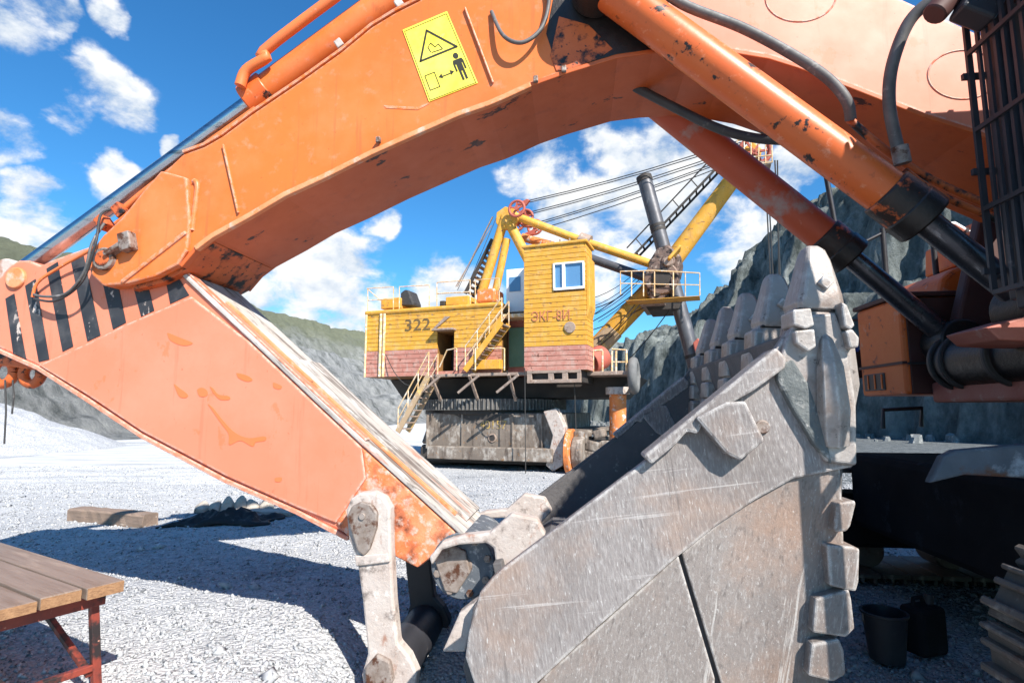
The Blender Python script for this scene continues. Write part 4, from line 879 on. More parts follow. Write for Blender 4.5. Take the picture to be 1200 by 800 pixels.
def build_shovel():
    HW = 2.9; CL = -3.5; CB = -2.5
    # ---------------- house
    r = S(428, 442, -HW); x0 = r.x; zb = r.z; zt = S(428, 368, -HW).z; zs = S(428, 410, -HW).z
    x1 = S(588, 400, -HW).x; xa = S(513, 400, -HW).x; xb = S(533, 400, -HW).x; zd1 = S(522, 389, -HW).z; zd0 = S(522, 436, -HW).z
    house = MB(); house.bx((x0, -HW+.01, zb), (xa, HW, zt-.02)); house.bx((xb, -HW+.01, zb), (x1, HW, zt-.02)); house.bx((xa, -HW+.01, zd1), (xb, HW, zt-.02)); house.bx((xa, -HW+1.2, zb), (xb, HW, zd1)); house.bx((xa, -HW+.01, zb), (xb, HW, zd0))
    house = house.build('house', 'sh_groove', shv)
    boards([('sh_red', zb-1, zs), ('sh_yellow', zs, zt+1)], x0, x1, -HW, zb, zt, 15, house, 'siding', [(xa, xb, zd0, zd1)])
    MB().bx((x0-.06, -HW-.12, zt-.06), (x1+.02, HW+.05, zt+.10)).build('roof', 'sh_yellow', house, .06)
    MB().bx((xa+.02, -HW+1.15, zd0), (xb-.02, -HW+1.19, zd1)).build('doorway', 'sh_dark', house)
    for px in (428.8, 446, 450): 
        p = S(px, 400, -HW-.08); MB().cyl((p.x, -HW-.09, zb), (p.x, -HW-.09, zt-.05), .055 if px > 429 else .04, seg=8).build('down_pipe', 'sh_rail', house)
    q = S(489, 381, -HW-.07); text('fleet_number', '322', .62, 'black_ink', house, (q.x, -HW-.068, q.z), (math.pi/2, 0, 0), .006, 1.25)
    # propped hatch over the door
    MB().prism(SP([(511, 386), (529, 371), (523, 371), (508, 386)], -HW), -HW-.10, -HW-.06).build('hatch', 'sh_frame', house)
    MB().bx((xa-.08, -HW-.35, zd1+.04), (xb+.08, -HW, zd1+.10)).build('door_canopy', 'sh_frame', house)
    # ---------------- bay between house and cab
    bx0, bx1 = x1, S(618, 400, -HW+.6).x
    MB().bx((bx0, -HW+.65, zb), (bx1+.6, HW, S(600, 372, -HW+.6).z)).build('bay', 'deck_red', shv)
    ga, gb = S(596, 430, -HW+.5), S(617, 383, -HW+.5)
    MB().bx((ga.x, -HW+.5, ga.z), (gb.x, -HW+.60, gb.z)).build('green_door', 'sh_green', shv, .02)
    MB().bx((gb.x, -HW+.35, ga.z), (gb.x+.12, -HW+.62, gb.z+.1)).build('door_post', 'sh_dark', shv)
    wa, wb = S(593, 366, -2.2), S(614, 314, -2.2)
    wbx = MB().bx((wa.x, -2.2, wa.z), (wb.x+.3, -.9, wb.z)).build('white_booth', 'sh_white', shv, .03)
    va, vb = S(597, 342, -2.2), S(610, 324, -2.2); MB().bx((va.x, -2.23, va.z), (vb.x, -2.19, vb.z)).build('booth_window', 'window_glass', wbx)
    pa, pb = S(590, 373, -HW), S(617, 367, -HW); MB().bx((pa.x, -HW-.1, pa.z), (pb.x, -1., pb.z)).build('landing', 'sh_rail', shv, .02)
    # ---------------- operator's cab
    c0, c1 = S(615, 430, CL), S(687, 430, CL); ct = S(650, 288, CL).z; cb = S(650, 434, CL).z; cs = S(650, 403, CL).z
    cab = MB().bx((c0.x, CL+.01, cb), (c1.x-.01, CB, ct)).build('operator_cab', 'sh_groove', shv)
    w0, w1 = S(649, 341, CL), S(685, 306, CL)
    boards([('sh_red', cb-1, cs), ('sh_yellow', cs, ct+1)], c0.x, c1.x, CL, cb, ct, 26, cab, 'siding', [(w0.x, w1.x, w0.z, w1.z)])
    fb = MB(); dz = (ct-cb)/26
    fr = MB()
    for k in range(26):
        (fr if cb+k*dz+dz/2 < cs else fb).bx((c1.x, CL-.03, cb+k*dz+.008), (c1.x+.05, CB, cb+(k+1)*dz-.008))
    fb.build('front_siding', 'sh_yellow', cab, kind='stuff'); fr.build('front_siding', 'sh_red', cab, kind='stuff')
    MB().bx((c0.x-.08, CL-.12, ct), (c1.x+.12, CB+.1, ct+.10)).build('cab_roof', 'sh_yellow', cab, .03)
    # front bulge below the window
    bz0 = S(690, 372, CL).z; bz1 = S(690, 358, CL).z; bt = S(690, 300, CL).z
    MB().prism([(c1.x+.05, bz0), (c1.x+.16, bz1), (c1.x+.16, bt), (c1.x+.05, bt)], CL-.02, CB-.1).build('front_bulge', 'sh_yellow', cab, .02)
    # window: frame, mullion, panes (set in a real opening of the siding)
    wf = MB(); th = .055
    for a, b in (((w0.x, w0.z), (w1.x, w0.z+th*1.5)), ((w0.x, w1.z-th), (w1.x, w1.z)), ((w0.x, w0.z), (w0.x+th, w1.z)), ((w1.x-th, w0.z), (w1.x, w1.z))):
        wf.bx((a[0], CL-.10, a[1]), (b[0], CL-.01, b[1]))
    mx = w0.x+(w1.x-w0.x)*.34; wf.bx((mx-.05, CL-.095, w0.z+.02), (mx+.05, CL-.012, w1.z-.02))
    wn = wf.build('window', 'sh_white', cab, .006)
    for a, b in ((w0.x+.04, mx-.04), (mx+.04, w1.x-.04)): MB().bx((a, CL-.03, w0.z+.05), (b, CL-.008, w1.z-.04)).build('pane', 'window_glass', wn)
    q = S(645, 370.5, CL-.07); text('model_lettering', 'ЭКГ-8И', .46, 'faded_red_ink', cab, (q.x, CL-.072, q.z), (math.pi/2, 0, 0), .006, .85)
    q = S(668, 383.5, CL-.06); MB().cyl((q.x, CL-.11, q.z), (q.x, CL-.03, q.z), .19, seg=24).build('round_vent', 'sh_frame', cab, .01, 40)
    for k in range(4): MB().bx((c0.x+.5+.35*k, CL+.2, ct+.10), (c0.x+.54+.35*k, CL+.24, ct+.28)).build('roof_hook', 'sh_frame', cab)
    # skid frame under the cab, with open slots
    f0, f1, f2 = S(618, 448, CL), S(681, 433, CL), S(626, 448, CL)
    sk = MB(); zz0, zz1 = f0.z, f1.z-.02
    for a, b in ((0, .09), (.40, .50), (.66, .76), (.93, 1.0)):
        sk.bx((f0.x+(f1.x-f0.x)*a, CL-.05, zz0), (f0.x+(f1.x-f0.x)*b, CL+.05, zz1))
    sk.bx((f0.x, CL-.06, zz0-.03), (f1.x, CL+.06, zz0+.09)); sk.bx((f0.x, CL-.06, zz1-.07), (f1.x, CL+.06, zz1+.02))
    sk.build('cab_skid', 'sh_frame', cab, .01)
    MB().bx((f0.x, CL+.15, zz0), (f1.x, -1.6, zz1)).build('cab_floor', 'sh_dark', cab)
    # ---------------- revolving deck and underside
    dz1 = zb-.02; dz0 = S(450, 467, -HW+.5).z
    dk = [(x0+.1, dz1), (x0+.75, dz0), (S(735, 440, -2).x-.6, dz0), (S(741, 440, -2).x, dz1)]
    MB().prism(dk, -HW+1.6, HW-.15).build('revolving_deck', 'sh_dark', shv, .02)
    wz = S(560, 436, -HW-.9).z; wk0, wk1 = S(500, 436, -HW-.9).x, S(622, 436, -HW-.9).x
    MB().bx((wk0, -HW-.45, wz-.10), (wk1, -HW-.07, wz)).build('walkway', 'sh_frame', shv, .01)
    for px in (505, 550, 596):
        a = S(px, 440, -HW-.9); MB().bar((a.x, -HW-.9, wz-.1), (a.x-.1, -HW+.1, wz-.95), .09, .09).build('bracket', 'sh_frame', shv)
        MB().bar((a.x+.35, -HW-.9, wz-.12), (a.x-.45, -HW-.85, wz-.70), .06, .08).build('bracket', 'sh_frame', shv)
    # ---------------- ring gear and lower frame
    zr1 = S(578, 467, -2.88).z; zr0 = S(578, 482, -2.88).z; rr = 3.0
    g = MB(); n = 120; vs = []
    for k in range(n*4):
        a = 2*math.pi*k/(n*4); rad = rr if k % 4 < 2 else rr-.10; vs.append((rad*math.cos(a), rad*math.sin(a)))
    N4 = n*4; g.add([(x, y, zr0+.06) for x, y in vs]+[(x, y, zr1) for x, y in vs], [tuple(range(N4-1, -1, -1)), tuple(range(N4, 2*N4))]+[(i, (i+1) % N4, (i+1) % N4+N4, i+N4) for i in range(N4)])
    g.build('ring_gear', 'sh_ring', shv)
    MB().cyl((0, 0, zr0-.10), (0, 0, zr0+.055), rr-.25, seg=64).build('ring_bed', 'sh_dark', shv, .02, 40)
    MB().cyl((0, 0, zr1), (0, 0, dz0+.05), rr-.9, seg=48).build('roller_path', 'sh_dark', shv, 0, 40)
    fl = -2.6; b0, b1 = S(499, 525, fl), S(655, 484, fl); zl = b0.z
    MB().bx((b0.x, fl, b0.z), (b1.x, 2.6, b1.z)).build('lower_frame', 'sh_base', shv, .04)
    for px in (500, 541, 600, 634): p = S(px, 500, fl); MB().bx((p.x, fl-.05, b0.z), (p.x+.07, fl+.02, b1.z-.03)).build('frame_rib', 'sh_base', shv, .01)
    MB().prism(SP([(530, 484.5), (604, 484.5), (596, 489), (580, 494), (566, 491), (552, 493), (540, 489)], fl), fl-.012, fl+.02).build('oil_stain', 'sh_dark', shv)
    q = S(577, 513, fl); MB().cyl((q.x, fl-.03, q.z), (q.x, fl+.3, q.z), .16, seg=20).build('drain_hole', 'sh_frame', shv, .01, 40); MB().cyl((q.x, fl-.035, q.z), (q.x, fl+.3, q.z), .11, seg=20).build('hole_dark', 'sh_dark', shv)
    q = S(578, 498, fl); text('frame_number', '40157', .42, 'yellow_ink', shv, (q.x, fl-.012, q.z), (math.pi/2, 0, 0), .004)
    e0, e1 = S(500, 537, fl-.5), S(647, 526, fl-.5); MB().bx((e0.x, fl-.5, e0.z), (e1.x, fl-.05, e1.z)).build('bumper_beam', 'sh_base', shv, .03)
    MB().bx((b0.x-.3, fl+.1, b0.z-.5), (b1.x+.3, 2.6, b0.z+.05)).build('axle_box', 'sh_dark', shv, .05)
    # crawlers: two long belts running across the view, each with shoes
    shoe = MB(); shoe.box((0, 0, 0), (.95, .55, .14)); shoe.box((0, -.15, -.09), (.9, .12, .07)); sm = shoe.mesh('crawler_shoe'); sm.materials.append(MATS['sh_base'])
    for cx in (b0.x+.2, b1.x+.5):
        cr = empty('crawler', (0, 0, 0)); cr.parent = shv; rad = .62; y0, y1 = -2.3+rad, 3.2-rad; st = y1-y0; per = 2*st+2*math.pi*rad; n = int(per/.58)
        for k in range(n):
            u = per*k/n
            if u < st: y, z, an = y0+u, 2*rad+.1, 0
            elif u < st+math.pi*rad: t = (u-st)/rad; y, z, an = y1+rad*math.sin(t), rad+.1+rad*math.cos(t), -t
            elif u < 2*st+math.pi*rad: y, z, an = y1-(u-st-math.pi*rad), .1, math.pi
            else: t = (u-2*st-math.pi*rad)/rad; y, z, an = y0-rad*math.sin(t), rad+.1-rad*math.cos(t), math.pi-t
            o = bpy.data.objects.new('crawler_shoe', sm); col.objects.link(o); o.parent = cr; o.location = (cx, y, z); o.rotation_euler = (an, 0, 0)
        MB().bx((cx-.3, y0, .35), (cx+.3, y1, rad*1.6)).build('crawler_frame', 'sh_dark', cr, .05)
        for y in (y0, y1): MB().cyl((cx-.25, y, rad+.1), (cx+.25, y, rad+.1), rad-.1, seg=24).build('sprocket', 'sh_base', cr, .02, 40)
    # drive wheel, gearbox lumps and the orange leg at the right
    w = S(669, 530, -2.6); MB().cyl((w.x-.08, -2.6, w.z), (w.x+.10, -2.6, w.z), .80, seg=36).build('drive_wheel', 'sh_orange', shv, .02, 40)
    MB().cyl((w.x+.10, -2.6, w.z), (w.x+.5, -2.6, w.z), .55, seg=28).build('wheel_hub', 'sh_base', shv, .05, 40)
    MB().prism(SP([(637, 482), (652, 478), (662, 500), (660, 545), (648, 552), (640, 545), (648, 510)], -2.9), -2.95, -2.5).build('corner_bracket', 'link_white', shv, .03)
    for (x, y, sx, sz) in ((683, 512, .5, .45), (696, 522, .45, .35), (703, 508, .35, .3), (690, 532, .6, .3), (706, 530, .4, .35)):
        q = S(x, y, -2.3); MB().box((q.x, -2.3, q.z), (sx, .7, sz), Matrix.Rotation(R(x*7 % 40-20), 3, 'Y')).build('gearbox', 'sh_base', shv, .06)
    a, b = S(724, 462, -1.9), S(724, 528, -1.9); MB().cyl(a, b, .30, .27, seg=20).build('leg_post', 'sh_orange', shv, .02, 40)
    MB().cyl((a.x, a.y, a.z+.0), (a.x, a.y, a.z+.25), .42, seg=20).build('leg_collar', 'link_white', shv, .02, 40)
    MB().bx((b.x-1.6, -2.3, b.z-.1), (b.x+.6, -1.5, b.z+.35)).build('leg_beam', 'sh_base', shv, .04)
    # front balcony with railings and hung tyre
    ba, bb = S(684, 440, -2.6), S(741, 434, -2.6); MB().bx((ba.x, -2.6, ba.z), (bb.x, -.4, bb.z)).build('balcony', 'sh_frame', shv, .02)
    rl = lambda nm, pts, rad=.035, m='sh_rail': MB().tube([S(*p) for p in pts], rad, 6).build(nm, m, shv, 0, 60)
    for x in (695, 706, 717, 722, 734): rl('balcony_post', [(x, 436, -2.55), (x, 411, -2.55)])
    rl('balcony_rail', [(695, 411, -2.55), (706, 410, -2.55)]); rl('balcony_rail', [(717, 409, -2.55), (734, 410, -2.55), (735, 436, -2.55)]); rl('balcony_rail', [(717, 424, -2.55), (734, 424, -2.55)], .025)
    t = S(741, 440, -2.3); pts = [(t.x+.05, t.y+.42*math.cos(a*math.pi/12), t.z+.48*math.sin(a*math.pi/12)) for a in range(25)]
    MB().tube(pts, .16, 10).build('hung_tyre', 'tyre', shv, 0, 60)
    MB().cyl(S(690, 425, -1.6), S(705, 418, -1.0), .45, seg=20).build('hoist_drum', 'sh_sheave', shv, .03, 40)
    # ---------------- stairs
    def stair(nm, p0, p1, l, width, n, m='sh_yellow'):
        a, b = S(*p0, l), S(*p1, l); o = MB()
        for dl in (0, width): o.bar(a+Vector((0, dl, 0)), b+Vector((0, dl, 0)), .05, .20)
        o = o.build(nm, m, shv)
        for k in range(n):
            p = a+(b-a)*((k+.5)/n); MB().box((p.x, p.y+width/2, p.z), (.22, width, .04)).build('tread', 'sh_frame', o)
        for dl in (0, width):
            A, B = a+Vector((0, dl, .85)), b+Vector((0, dl, .85)); MB().tube([A, B], .028, 6).build('stair_rail', 'sh_rail', o, 0, 60)
            A2, B2 = a+Vector((0, dl, .45)), b+Vector((0, dl, .45)); MB().tube([A2, B2], .02, 6).build('stair_rail', 'sh_rail', o, 0, 60)
            for f in (0, .33, .66, 1): p = a+(b-a)*f+Vector((0, dl, 0)); MB().tube([p, p+Vector((0, 0, .85))], .022, 6).build('stair_post', 'sh_rail', o, 0, 60)
        return o
    stair('stair', (545, 434), (588, 377), -HW-.85, .7, 10)
    stair('stair', (466, 506), (502, 440), -HW-.9, .7, 9, 'sh_brown')
    MB().prism(SP([(574, 385), (588, 371), (588, 391)], -HW-.2), -HW-.3, -HW-.1).build('stair_gusset', 'sh_yellow', shv)
    for x in (535, 557, 591): rl('walkway_post', [(x, 434, -HW-.9), (x, 408, -HW-.9)], .028)
    rl('walkway_rail', [(557, 408, -HW-.6), (591, 408, -HW-.6)], .028); rl('walkway_rail', [(515, 430, -HW-.9), (524, 410, -HW-.9), (535, 408, -HW-.9)], .028)
    q0, q1 = S(556, 433, -HW-.3), S(587, 421, -HW-.3); MB().bx((q0.x, -HW-.4, q0.z), (q1.x, -HW-.08, q1.z)).build('yellow_chest', 'sh_yellow', shv, .02)
    # ---------------- roof furniture
    for pts in ([(431, 364), (431, 338), (461, 336), (461, 364)], [(430, 352), (461, 350)], [(468, 364), (468, 336), (503, 334), (503, 362)], [(512, 362), (512, 331), (551, 328), (551, 358)], [(512, 344), (551, 342)], [(557, 356), (557, 328), (585, 326), (585, 352)]):
        rl('roof_rail', [(x, y, -HW+.15) for x, y in pts], .024, 'sh_rail')
    rl('roof_rail', [(430, 338, -HW+.15), (446, 352, -HW+.15)], .02)
    def rbox(nm, p0, p1, l, d, m, bev=.03): a, b = S(*p0, l), S(*p1, l); return MB().bx((a.x, l, a.z), (b.x, l+d, b.z)).build(nm, m, shv, bev)
    rbox('roof_locker', (446, 362), (468, 348), -2.2, 1.0, 'sh_yellow'); rbox('roof_locker', (522, 360), (549, 346), -2.2, 1.0, 'sh_yellow'); rbox('red_tank', (558, 355), (580, 337), -2.2, 1.0, 'sh_orange', .08); rbox('roof_vent', (515, 360), (521, 352), -2.2, .4, 'sh_dark')
    MB().prism(SP([(469, 358), (469, 343), (474, 339), (479, 340), (484, 354), (484, 358)], -2.0), -2.0, -1.3).build('worn_seat', 'rubber', shv, .06)
    # ---------------- A-frame with sheaves
    pipe = lambda nm, p, q, rad, m='sh_yellow', r1=None: MB().cyl(S(*p), S(*q), rad, r1, 16).build(nm, m, shv, 0, 40)
    for l in (-1.3, 1.3):
        pipe('frame_leg', (592, 254, l), (564, 345, l), .19); pipe('frame_leg', (597, 262, l), (640, 345, l), .20)
        pipe('frame_strut', (594, 280, l), (580, 345, l), .15)
        MB().prism(SP([(582, 262), (583, 250), (593, 243), (604, 246), (609, 258), (601, 268), (588, 270)], l), l-.12, l+.12).build('apex_plate', 'sh_yellow', shv, .03)
    pipe('cross_pipe', (594, 256, -1.4), (594, 256, 1.4), .24)
    c = S(607, 246, -1.6); c2 = S(606, 262, -1.2)
    for (q, l0, rad) in ((c, -1.75, .31), (c, -.7, .31), (c2, -1.2, .28), (c, .6, .31)):
        w = MB(); pts = [(q.x+rad*math.cos(a*math.pi/14), l0, q.z+rad*math.sin(a*math.pi/14)) for a in range(29)]; w.tube(pts, .055, 8)
        for k in range(5): a = k*2*math.pi/5+.3; w.bar((q.x, l0, q.z), (q.x+rad*math.cos(a), l0, q.z+rad*math.sin(a)), .06, .06, (0, 1, 0))
        w.cyl((q.x, l0-.08, q.z), (q.x, l0+.08, q.z), .09, seg=12); w.build('sheave', 'sh_sheave', shv, 0, 50)
    for (x, y, l) in ((618, 237, -1.3), (619, 251, -.6), (624, 263, 0), (626, 272, .6)):
        q = S(x, y, l); MB().prism([(q.x-.5, q.z-.05), (q.x, q.z+.12), (q.x+.12, q.z+.06), (q.x-.05, q.z-.14)], l-.07, l+.07).build('rope_socket', 'sh_sheave', shv, .02)
    # lattice ladder up the rear leg
    la, lb = S(545, 344, -.9), S(577, 280, -.9); n = 11
    o = MB(); [o.bar(la+Vector((0, dl, 0)), lb+Vector((0, dl, 0)), .06, .14) for dl in (0, .8)]; o = o.build('lattice_ladder', 'sh_dark', shv)
    for k in range(n): p = la+(lb-la)*((k+.5)/n); MB().box((p.x, p.y+.4, p.z), (.18, .8, .05)).build('rung', 'sh_frame', o)
    for dx in (0, .25): MB().tube([S(536-8*dx, 336, -.9), S(577-4*dx, 254+40*dx, -.9)], .02, 6).build('ladder_rail', 'sh_frame', o)
    # long struts from the A-frame to the saddle block
    pipe('pressure_strut', (603, 253, -1.3), (684, 283, -.9), .16); pipe('pressure_strut', (684, 283, -.9), (768, 311, -.6), .16); pipe('pressure_strut', (612, 278, .5), (648, 288, .5), .18, 'sh_orange')
    pipe('strut_sleeve', (679, 281, -.9), (691, 285, -.88), .30, 'sh_frame')
    pipe('boom_strut', (672, 296, .6), (762, 327, .3), .18, 'sh_tube_dark')
    # ---------------- boom, saddle, dipper handle
    BL = -.2
    pipe('boom_lower', (680, 427, BL), (768, 334, BL), .37, 'sh_yellow', .39); pipe('boom_upper', (776, 322, BL), (872, 192, BL), .36, 'sh_yellow', .30)
    pipe('boom_sleeve', (684, 424, BL), (720, 386, BL), .392, 'sh_brown', .395)
    MB().prism(SP([(764, 310), (772, 297), (785, 292), (800, 306), (797, 322), (782, 348), (768, 350), (757, 338)], BL), BL-.75, BL+.75).build('saddle_block', 'sh_gear', shv, .08)
    for (x, y, rad, l) in ((775, 326, .62, -1.05), (783, 306, .25, -1.1), (770, 342, .35, -1.0)):
        q = S(x, y, l); MB().cyl((q.x, l-.12, q.z), (q.x, l+.14, q.z), rad, seg=24).build('saddle_gear', 'sh_gear', shv, .05, 40)
        MB().cyl((q.x, l-.16, q.z), (q.x, l-.11, q.z), rad*.55, seg=20).build('gear_hub', 'sh_dark', shv, .02, 40)
    MB().bar(S(783, 306, -1.2), S(797, 290, -1.1), .12, .5, (0, 1, 0)).build('boom_fork', 'sh_yellow', shv, .05)
    q = S(783, 306, -1.28); MB().cyl((q.x, q.y, q.z), (q.x, q.y+.2, q.z), .17, seg=18).build('fork_pin', 'sh_frame', shv, .02, 40)
    hl = -.5
    pipe('dipper_handle', (755, 209, hl), (818, 440, hl), .27, 'sh_tube_dark'); pipe('handle_cap', (754.4, 207, hl), (756, 213, hl), .295, 'sh_dark')
    for f in (.25, .27, .9): 
        a, b = S(755, 209, hl), S(818, 440, hl); p = a+(b-a)*f; d = (b-a).normalized(); MB().cyl(p, p+d*.12, .285, seg=16).build('handle_band', 'sh_dark', shv, 0, 40)
    q = S(818, 405, hl); MB().prism(SP([(812, 402), (818, 396), (822, 402), (820, 414), (815, 414)], hl-.4), hl-.5, hl-.3).build('handle_lug', 'sh_sheave', shv, .03)
    # platform round the saddle
    pa, pb = S(733, 352, -2.0), S(820, 347, -2.0); MB().bx((pa.x, -2.0, pa.z), (pb.x, -1.2, pb.z)).build('saddle_platform', 'sh_yellow', shv, .02)
    MB().bx((pa.x+.4, -1.2, pa.z-.02), (pb.x-1.2, 1.0, pb.z-.05)).build('platform_grating', 'sh_frame', shv, .01)
    MB().prism(SP([(752, 352), (800, 352), (795, 362), (760, 364)], -.9), -.9, .6).build('platform_beam', 'sh_dark', shv, .03)
    for l in (-1.95, -1.25):
        rl('platform_rail', [(727, 345, l), (727, 318, l), (767, 317, l), (820, 320, l), (820, 346, l)], .026); rl('platform_rail', [(727, 332, l), (820, 334, l)], .02)
        for x in (740, 754, 767, 789, 803): rl('platform_post', [(x, 347, l), (x, 318, l)], .022)
    # ladder on the boom's back
    a, b = S(742, 300, BL-.3), S(852, 184, BL-.3)
    o = MB(); [o.bar(a+Vector((0, dl, 0)), b+Vector((0, dl, 0)), .05, .08) for dl in (0, .6)]; o = o.build('boom_ladder', 'sh_dark', shv)
    for k in range(14): p = a+(b-a)*((k+.5)/14); MB().box((p.x, p.y+.3, p.z), (.06, .6, .05)).build('rung', 'sh_dark', o)
    off = (S(730, 285, BL-.3)-S(742, 300, BL-.3))*.62; MB().tube([a+off, b+off], .028, 6).build('ladder_rail', 'sh_dark', o)
    for k in range(5): p = a+(b-a)*((k+.5)/5); MB().tube([p, p+off], .022, 6).build('ladder_post', 'sh_dark', o)
    # boom point: sheave cage
    tip = S(880, 182, BL); 
    for dl in (-.7, 0, .7):
        q = S(884, 178, BL+dl); w = MB(); rad = .52; pts = [(q.x+rad*math.cos(a*math.pi/14), q.y, q.z+rad*math.sin(a*math.pi/14)) for a in range(29)]; w.tube(pts, .08, 8)
        for k in range(6): an = k*math.pi/3; w.bar((q.x, q.y, q.z), (q.x+rad*math.cos(an), q.y, q.z+rad*math.sin(an)), .07, .07, (0, 1, 0))
        w.build('point_sheave', 'sh_sheave', shv, 0, 50)
    MB().prism(SP([(868, 196), (872, 178), (882, 172), (892, 180), (890, 192), (880, 198)], BL), BL-.45, BL+.45).build('boom_point', 'sh_yellow', shv, .06)
    for l in (-1.2, .9):
        rl('cage_rail', [(861, 180, l), (864, 165, l), (886, 161, l), (904, 166, l), (905, 190, l), (880, 194, l)], .03); rl('cage_rail', [(862, 186, l), (905, 182, l)], .024)
        for x in (872, 880, 889, 897): rl('cage_post', [(x, 192, l), (x, 163, l)], .022)
    MB().prism(SP([(860, 190), (905, 188), (904, 192), (880, 197), (862, 193)], -1.2), -1.2, .9).build('cage_floor', 'sh_frame', shv, .02)
    # ---------------- ropes
    def rope(nm, p, q, sag=.0, rad=.020):
        a, b = S(*p), S(*q); pts = [a+(b-a)*t+Vector((0, 0, -sag*4*t*(1-t))) for t in (0, .2, .4, .6, .8, 1)]; MB().tube(pts, rad, 5).build(nm, 'rope', shv)
    for p, q in (((620, 235, -1.3), (868, 164, -.9)), ((621, 237, -1.1), (868, 167, -.7)), ((620, 249, -.6), (870, 172, -.5)), ((621, 251, -.4), (871, 175, -.3)), ((626, 262, .1), (873, 178, 0)), ((627, 264, .3), (874, 180, .2)), ((628, 270, .6), (875, 184, .5))):
        rope('suspension_rope', p, q, .12)
    for x0, x1, y in ((896, 903, 330), (899, 906, 330), (908, 915, 340), (911, 913, 340)): rope('hoist_rope', (x0, 188, -.6), (x1, y, -.6), 0, .026)
    for p, q in (((690, 372, -.3), (760, 318, -1)), ((692, 378, 0), (765, 326, -1)), ((690, 388, .2), (772, 350, -1)), ((700, 402, -.6), (748, 352, -1)), ((704, 404, -.6), (752, 354, -1)), ((690, 362, -.3), (730, 345, -1.6)), ((738, 420, -.6), (792, 352, -.6))):
        rope('control_rope', p, q, .1)
    for k in range(5): rope('control_rope', (692+3*k, 350+9*k, -.4+.2*k), (742+4*k, 322+4*k, -1.2+.3*k), .12, .014)
    rope('guy_wire', (578, 254, -1.3), (536, 340, -2), 0, .014); rope('guy_wire', (583, 252, 0), (550, 330, -.5), 0, .014)
    for p, q in (((615, 431, -3.55), (616, 560, -3.55)), ((594, 434, -HW-.9), (606, 466, -HW-.6)), ((452, 415, -HW-.15), (480, 452, -HW-.6)), ((673, 440, -2.8), (675, 502, -2.8))): rope('hanging_cable', p, q, .25, .016)
build_shovel()

# ------------------------------------------------------------------ bench, timber, scrap, pails
def build_bench():
    o = ground_hit(105, 820); root = empty('bench', (0, 0, 0))
    tag(root, 'rough wooden plank bench on a red steel frame, cut off by the left edge', 'bench')
    Z = .56; c = ground_hit(146, 679, Z)                # near-right corner of the seat
    e = ground_hit(-2, 634, Z); dirn = (c-e); dirn.z = 0; ang = math.atan2(dirn.y, dirn.x)
    root.location = (c.x, c.y, 0); root.rotation_euler = (0, 0, ang)
    # local x runs along the planks towards the visible end; y to the far side
    for k, (w, y0, dx) in enumerate(((.150, -.150, 0), (.150, -.315, -.012), (.150, -.480, .004), (.150, -.645, -.02))):
        b = MB().bx((-1.9+dx, y0, Z-.052+.003*k), (dx, y0+w, Z+.003*(k % 2))).build('plank', 'bench_wood', root, .005)
        MB().bx((dx+.0005, y0+.002, Z-.05+.003*k), (dx+.003, y0+w-.002, Z-.002)).build('end_grain', 'bench_end', b)
    MB().bx((-.14, -.62, Z-.115), (-.09, -.03, Z-.055)).build('cross_bar', 'bench_steel', root, .004)
    MB().bx((-1.7, -.62, Z-.115), (-1.65, -.03, Z-.055)).build('cross_bar', 'bench_steel', root, .004)
    for x in (-.115, -1.675):
        for y, sp in ((-.07, .05), (-.58, -.05)):
            MB().bar((x, y, Z-.10), (x, y+sp, .0), .035, .035, (1, 0, 0)).build('leg', 'bench_steel', root, .004)
        MB().bar((x, -.60, .17), (x, -.05, .17), .03, .03).build('stretcher', 'bench_steel', root, .004)
    MB().bar((-.115, -.34, .17), (-1.675, -.34, .17), .03, .03).build('stretcher', 'bench_steel', root, .004)
    MB().bar((-.115, -.06, .14), (-1.0, -.06, Z-.10), .028, .028).build('brace', 'bench_steel', root, .004)
build_bench()

def build_timber():
    a = ground_hit(79, 611); b = ground_hit(166, 619); d = b-a; d.z = 0
    L = d.length; m = MB(); n = 16; rings = []
    for i in range(n+1):
        t = i/n; r = []
        for (y, z) in ((0, 0), (.17, 0), (.2, .02), (.2, .15), (.18, .17), (.02, .17), (0, .15), (0, .02)):
            j = lambda s: random.uniform(-s, s)
            r.append((t*L+(j(.012) if i in (0, n) else 0), y+j(.007), z+j(.006)-.01*t))
        rings.append(r)
    k = 8; vs = [v for r in rings for v in r]; fs = [(i*k+q, i*k+(q+1) % k, (i+1)*k+(q+1) % k, (i+1)*k+q) for i in range(n) for q in range(k)]+[tuple(range(k-1, -1, -1)), tuple(range(n*k, n*k+k))]
    o = m.add(vs, fs).build('timber', 'old_timber', None); o.location = (a.x, a.y, -.01); o.rotation_euler = (0, 0, math.atan2(d.y, d.x))
    tag(o, 'short weathered squared timber lying on the gravel beyond the bench', 'timber')
build_timber()

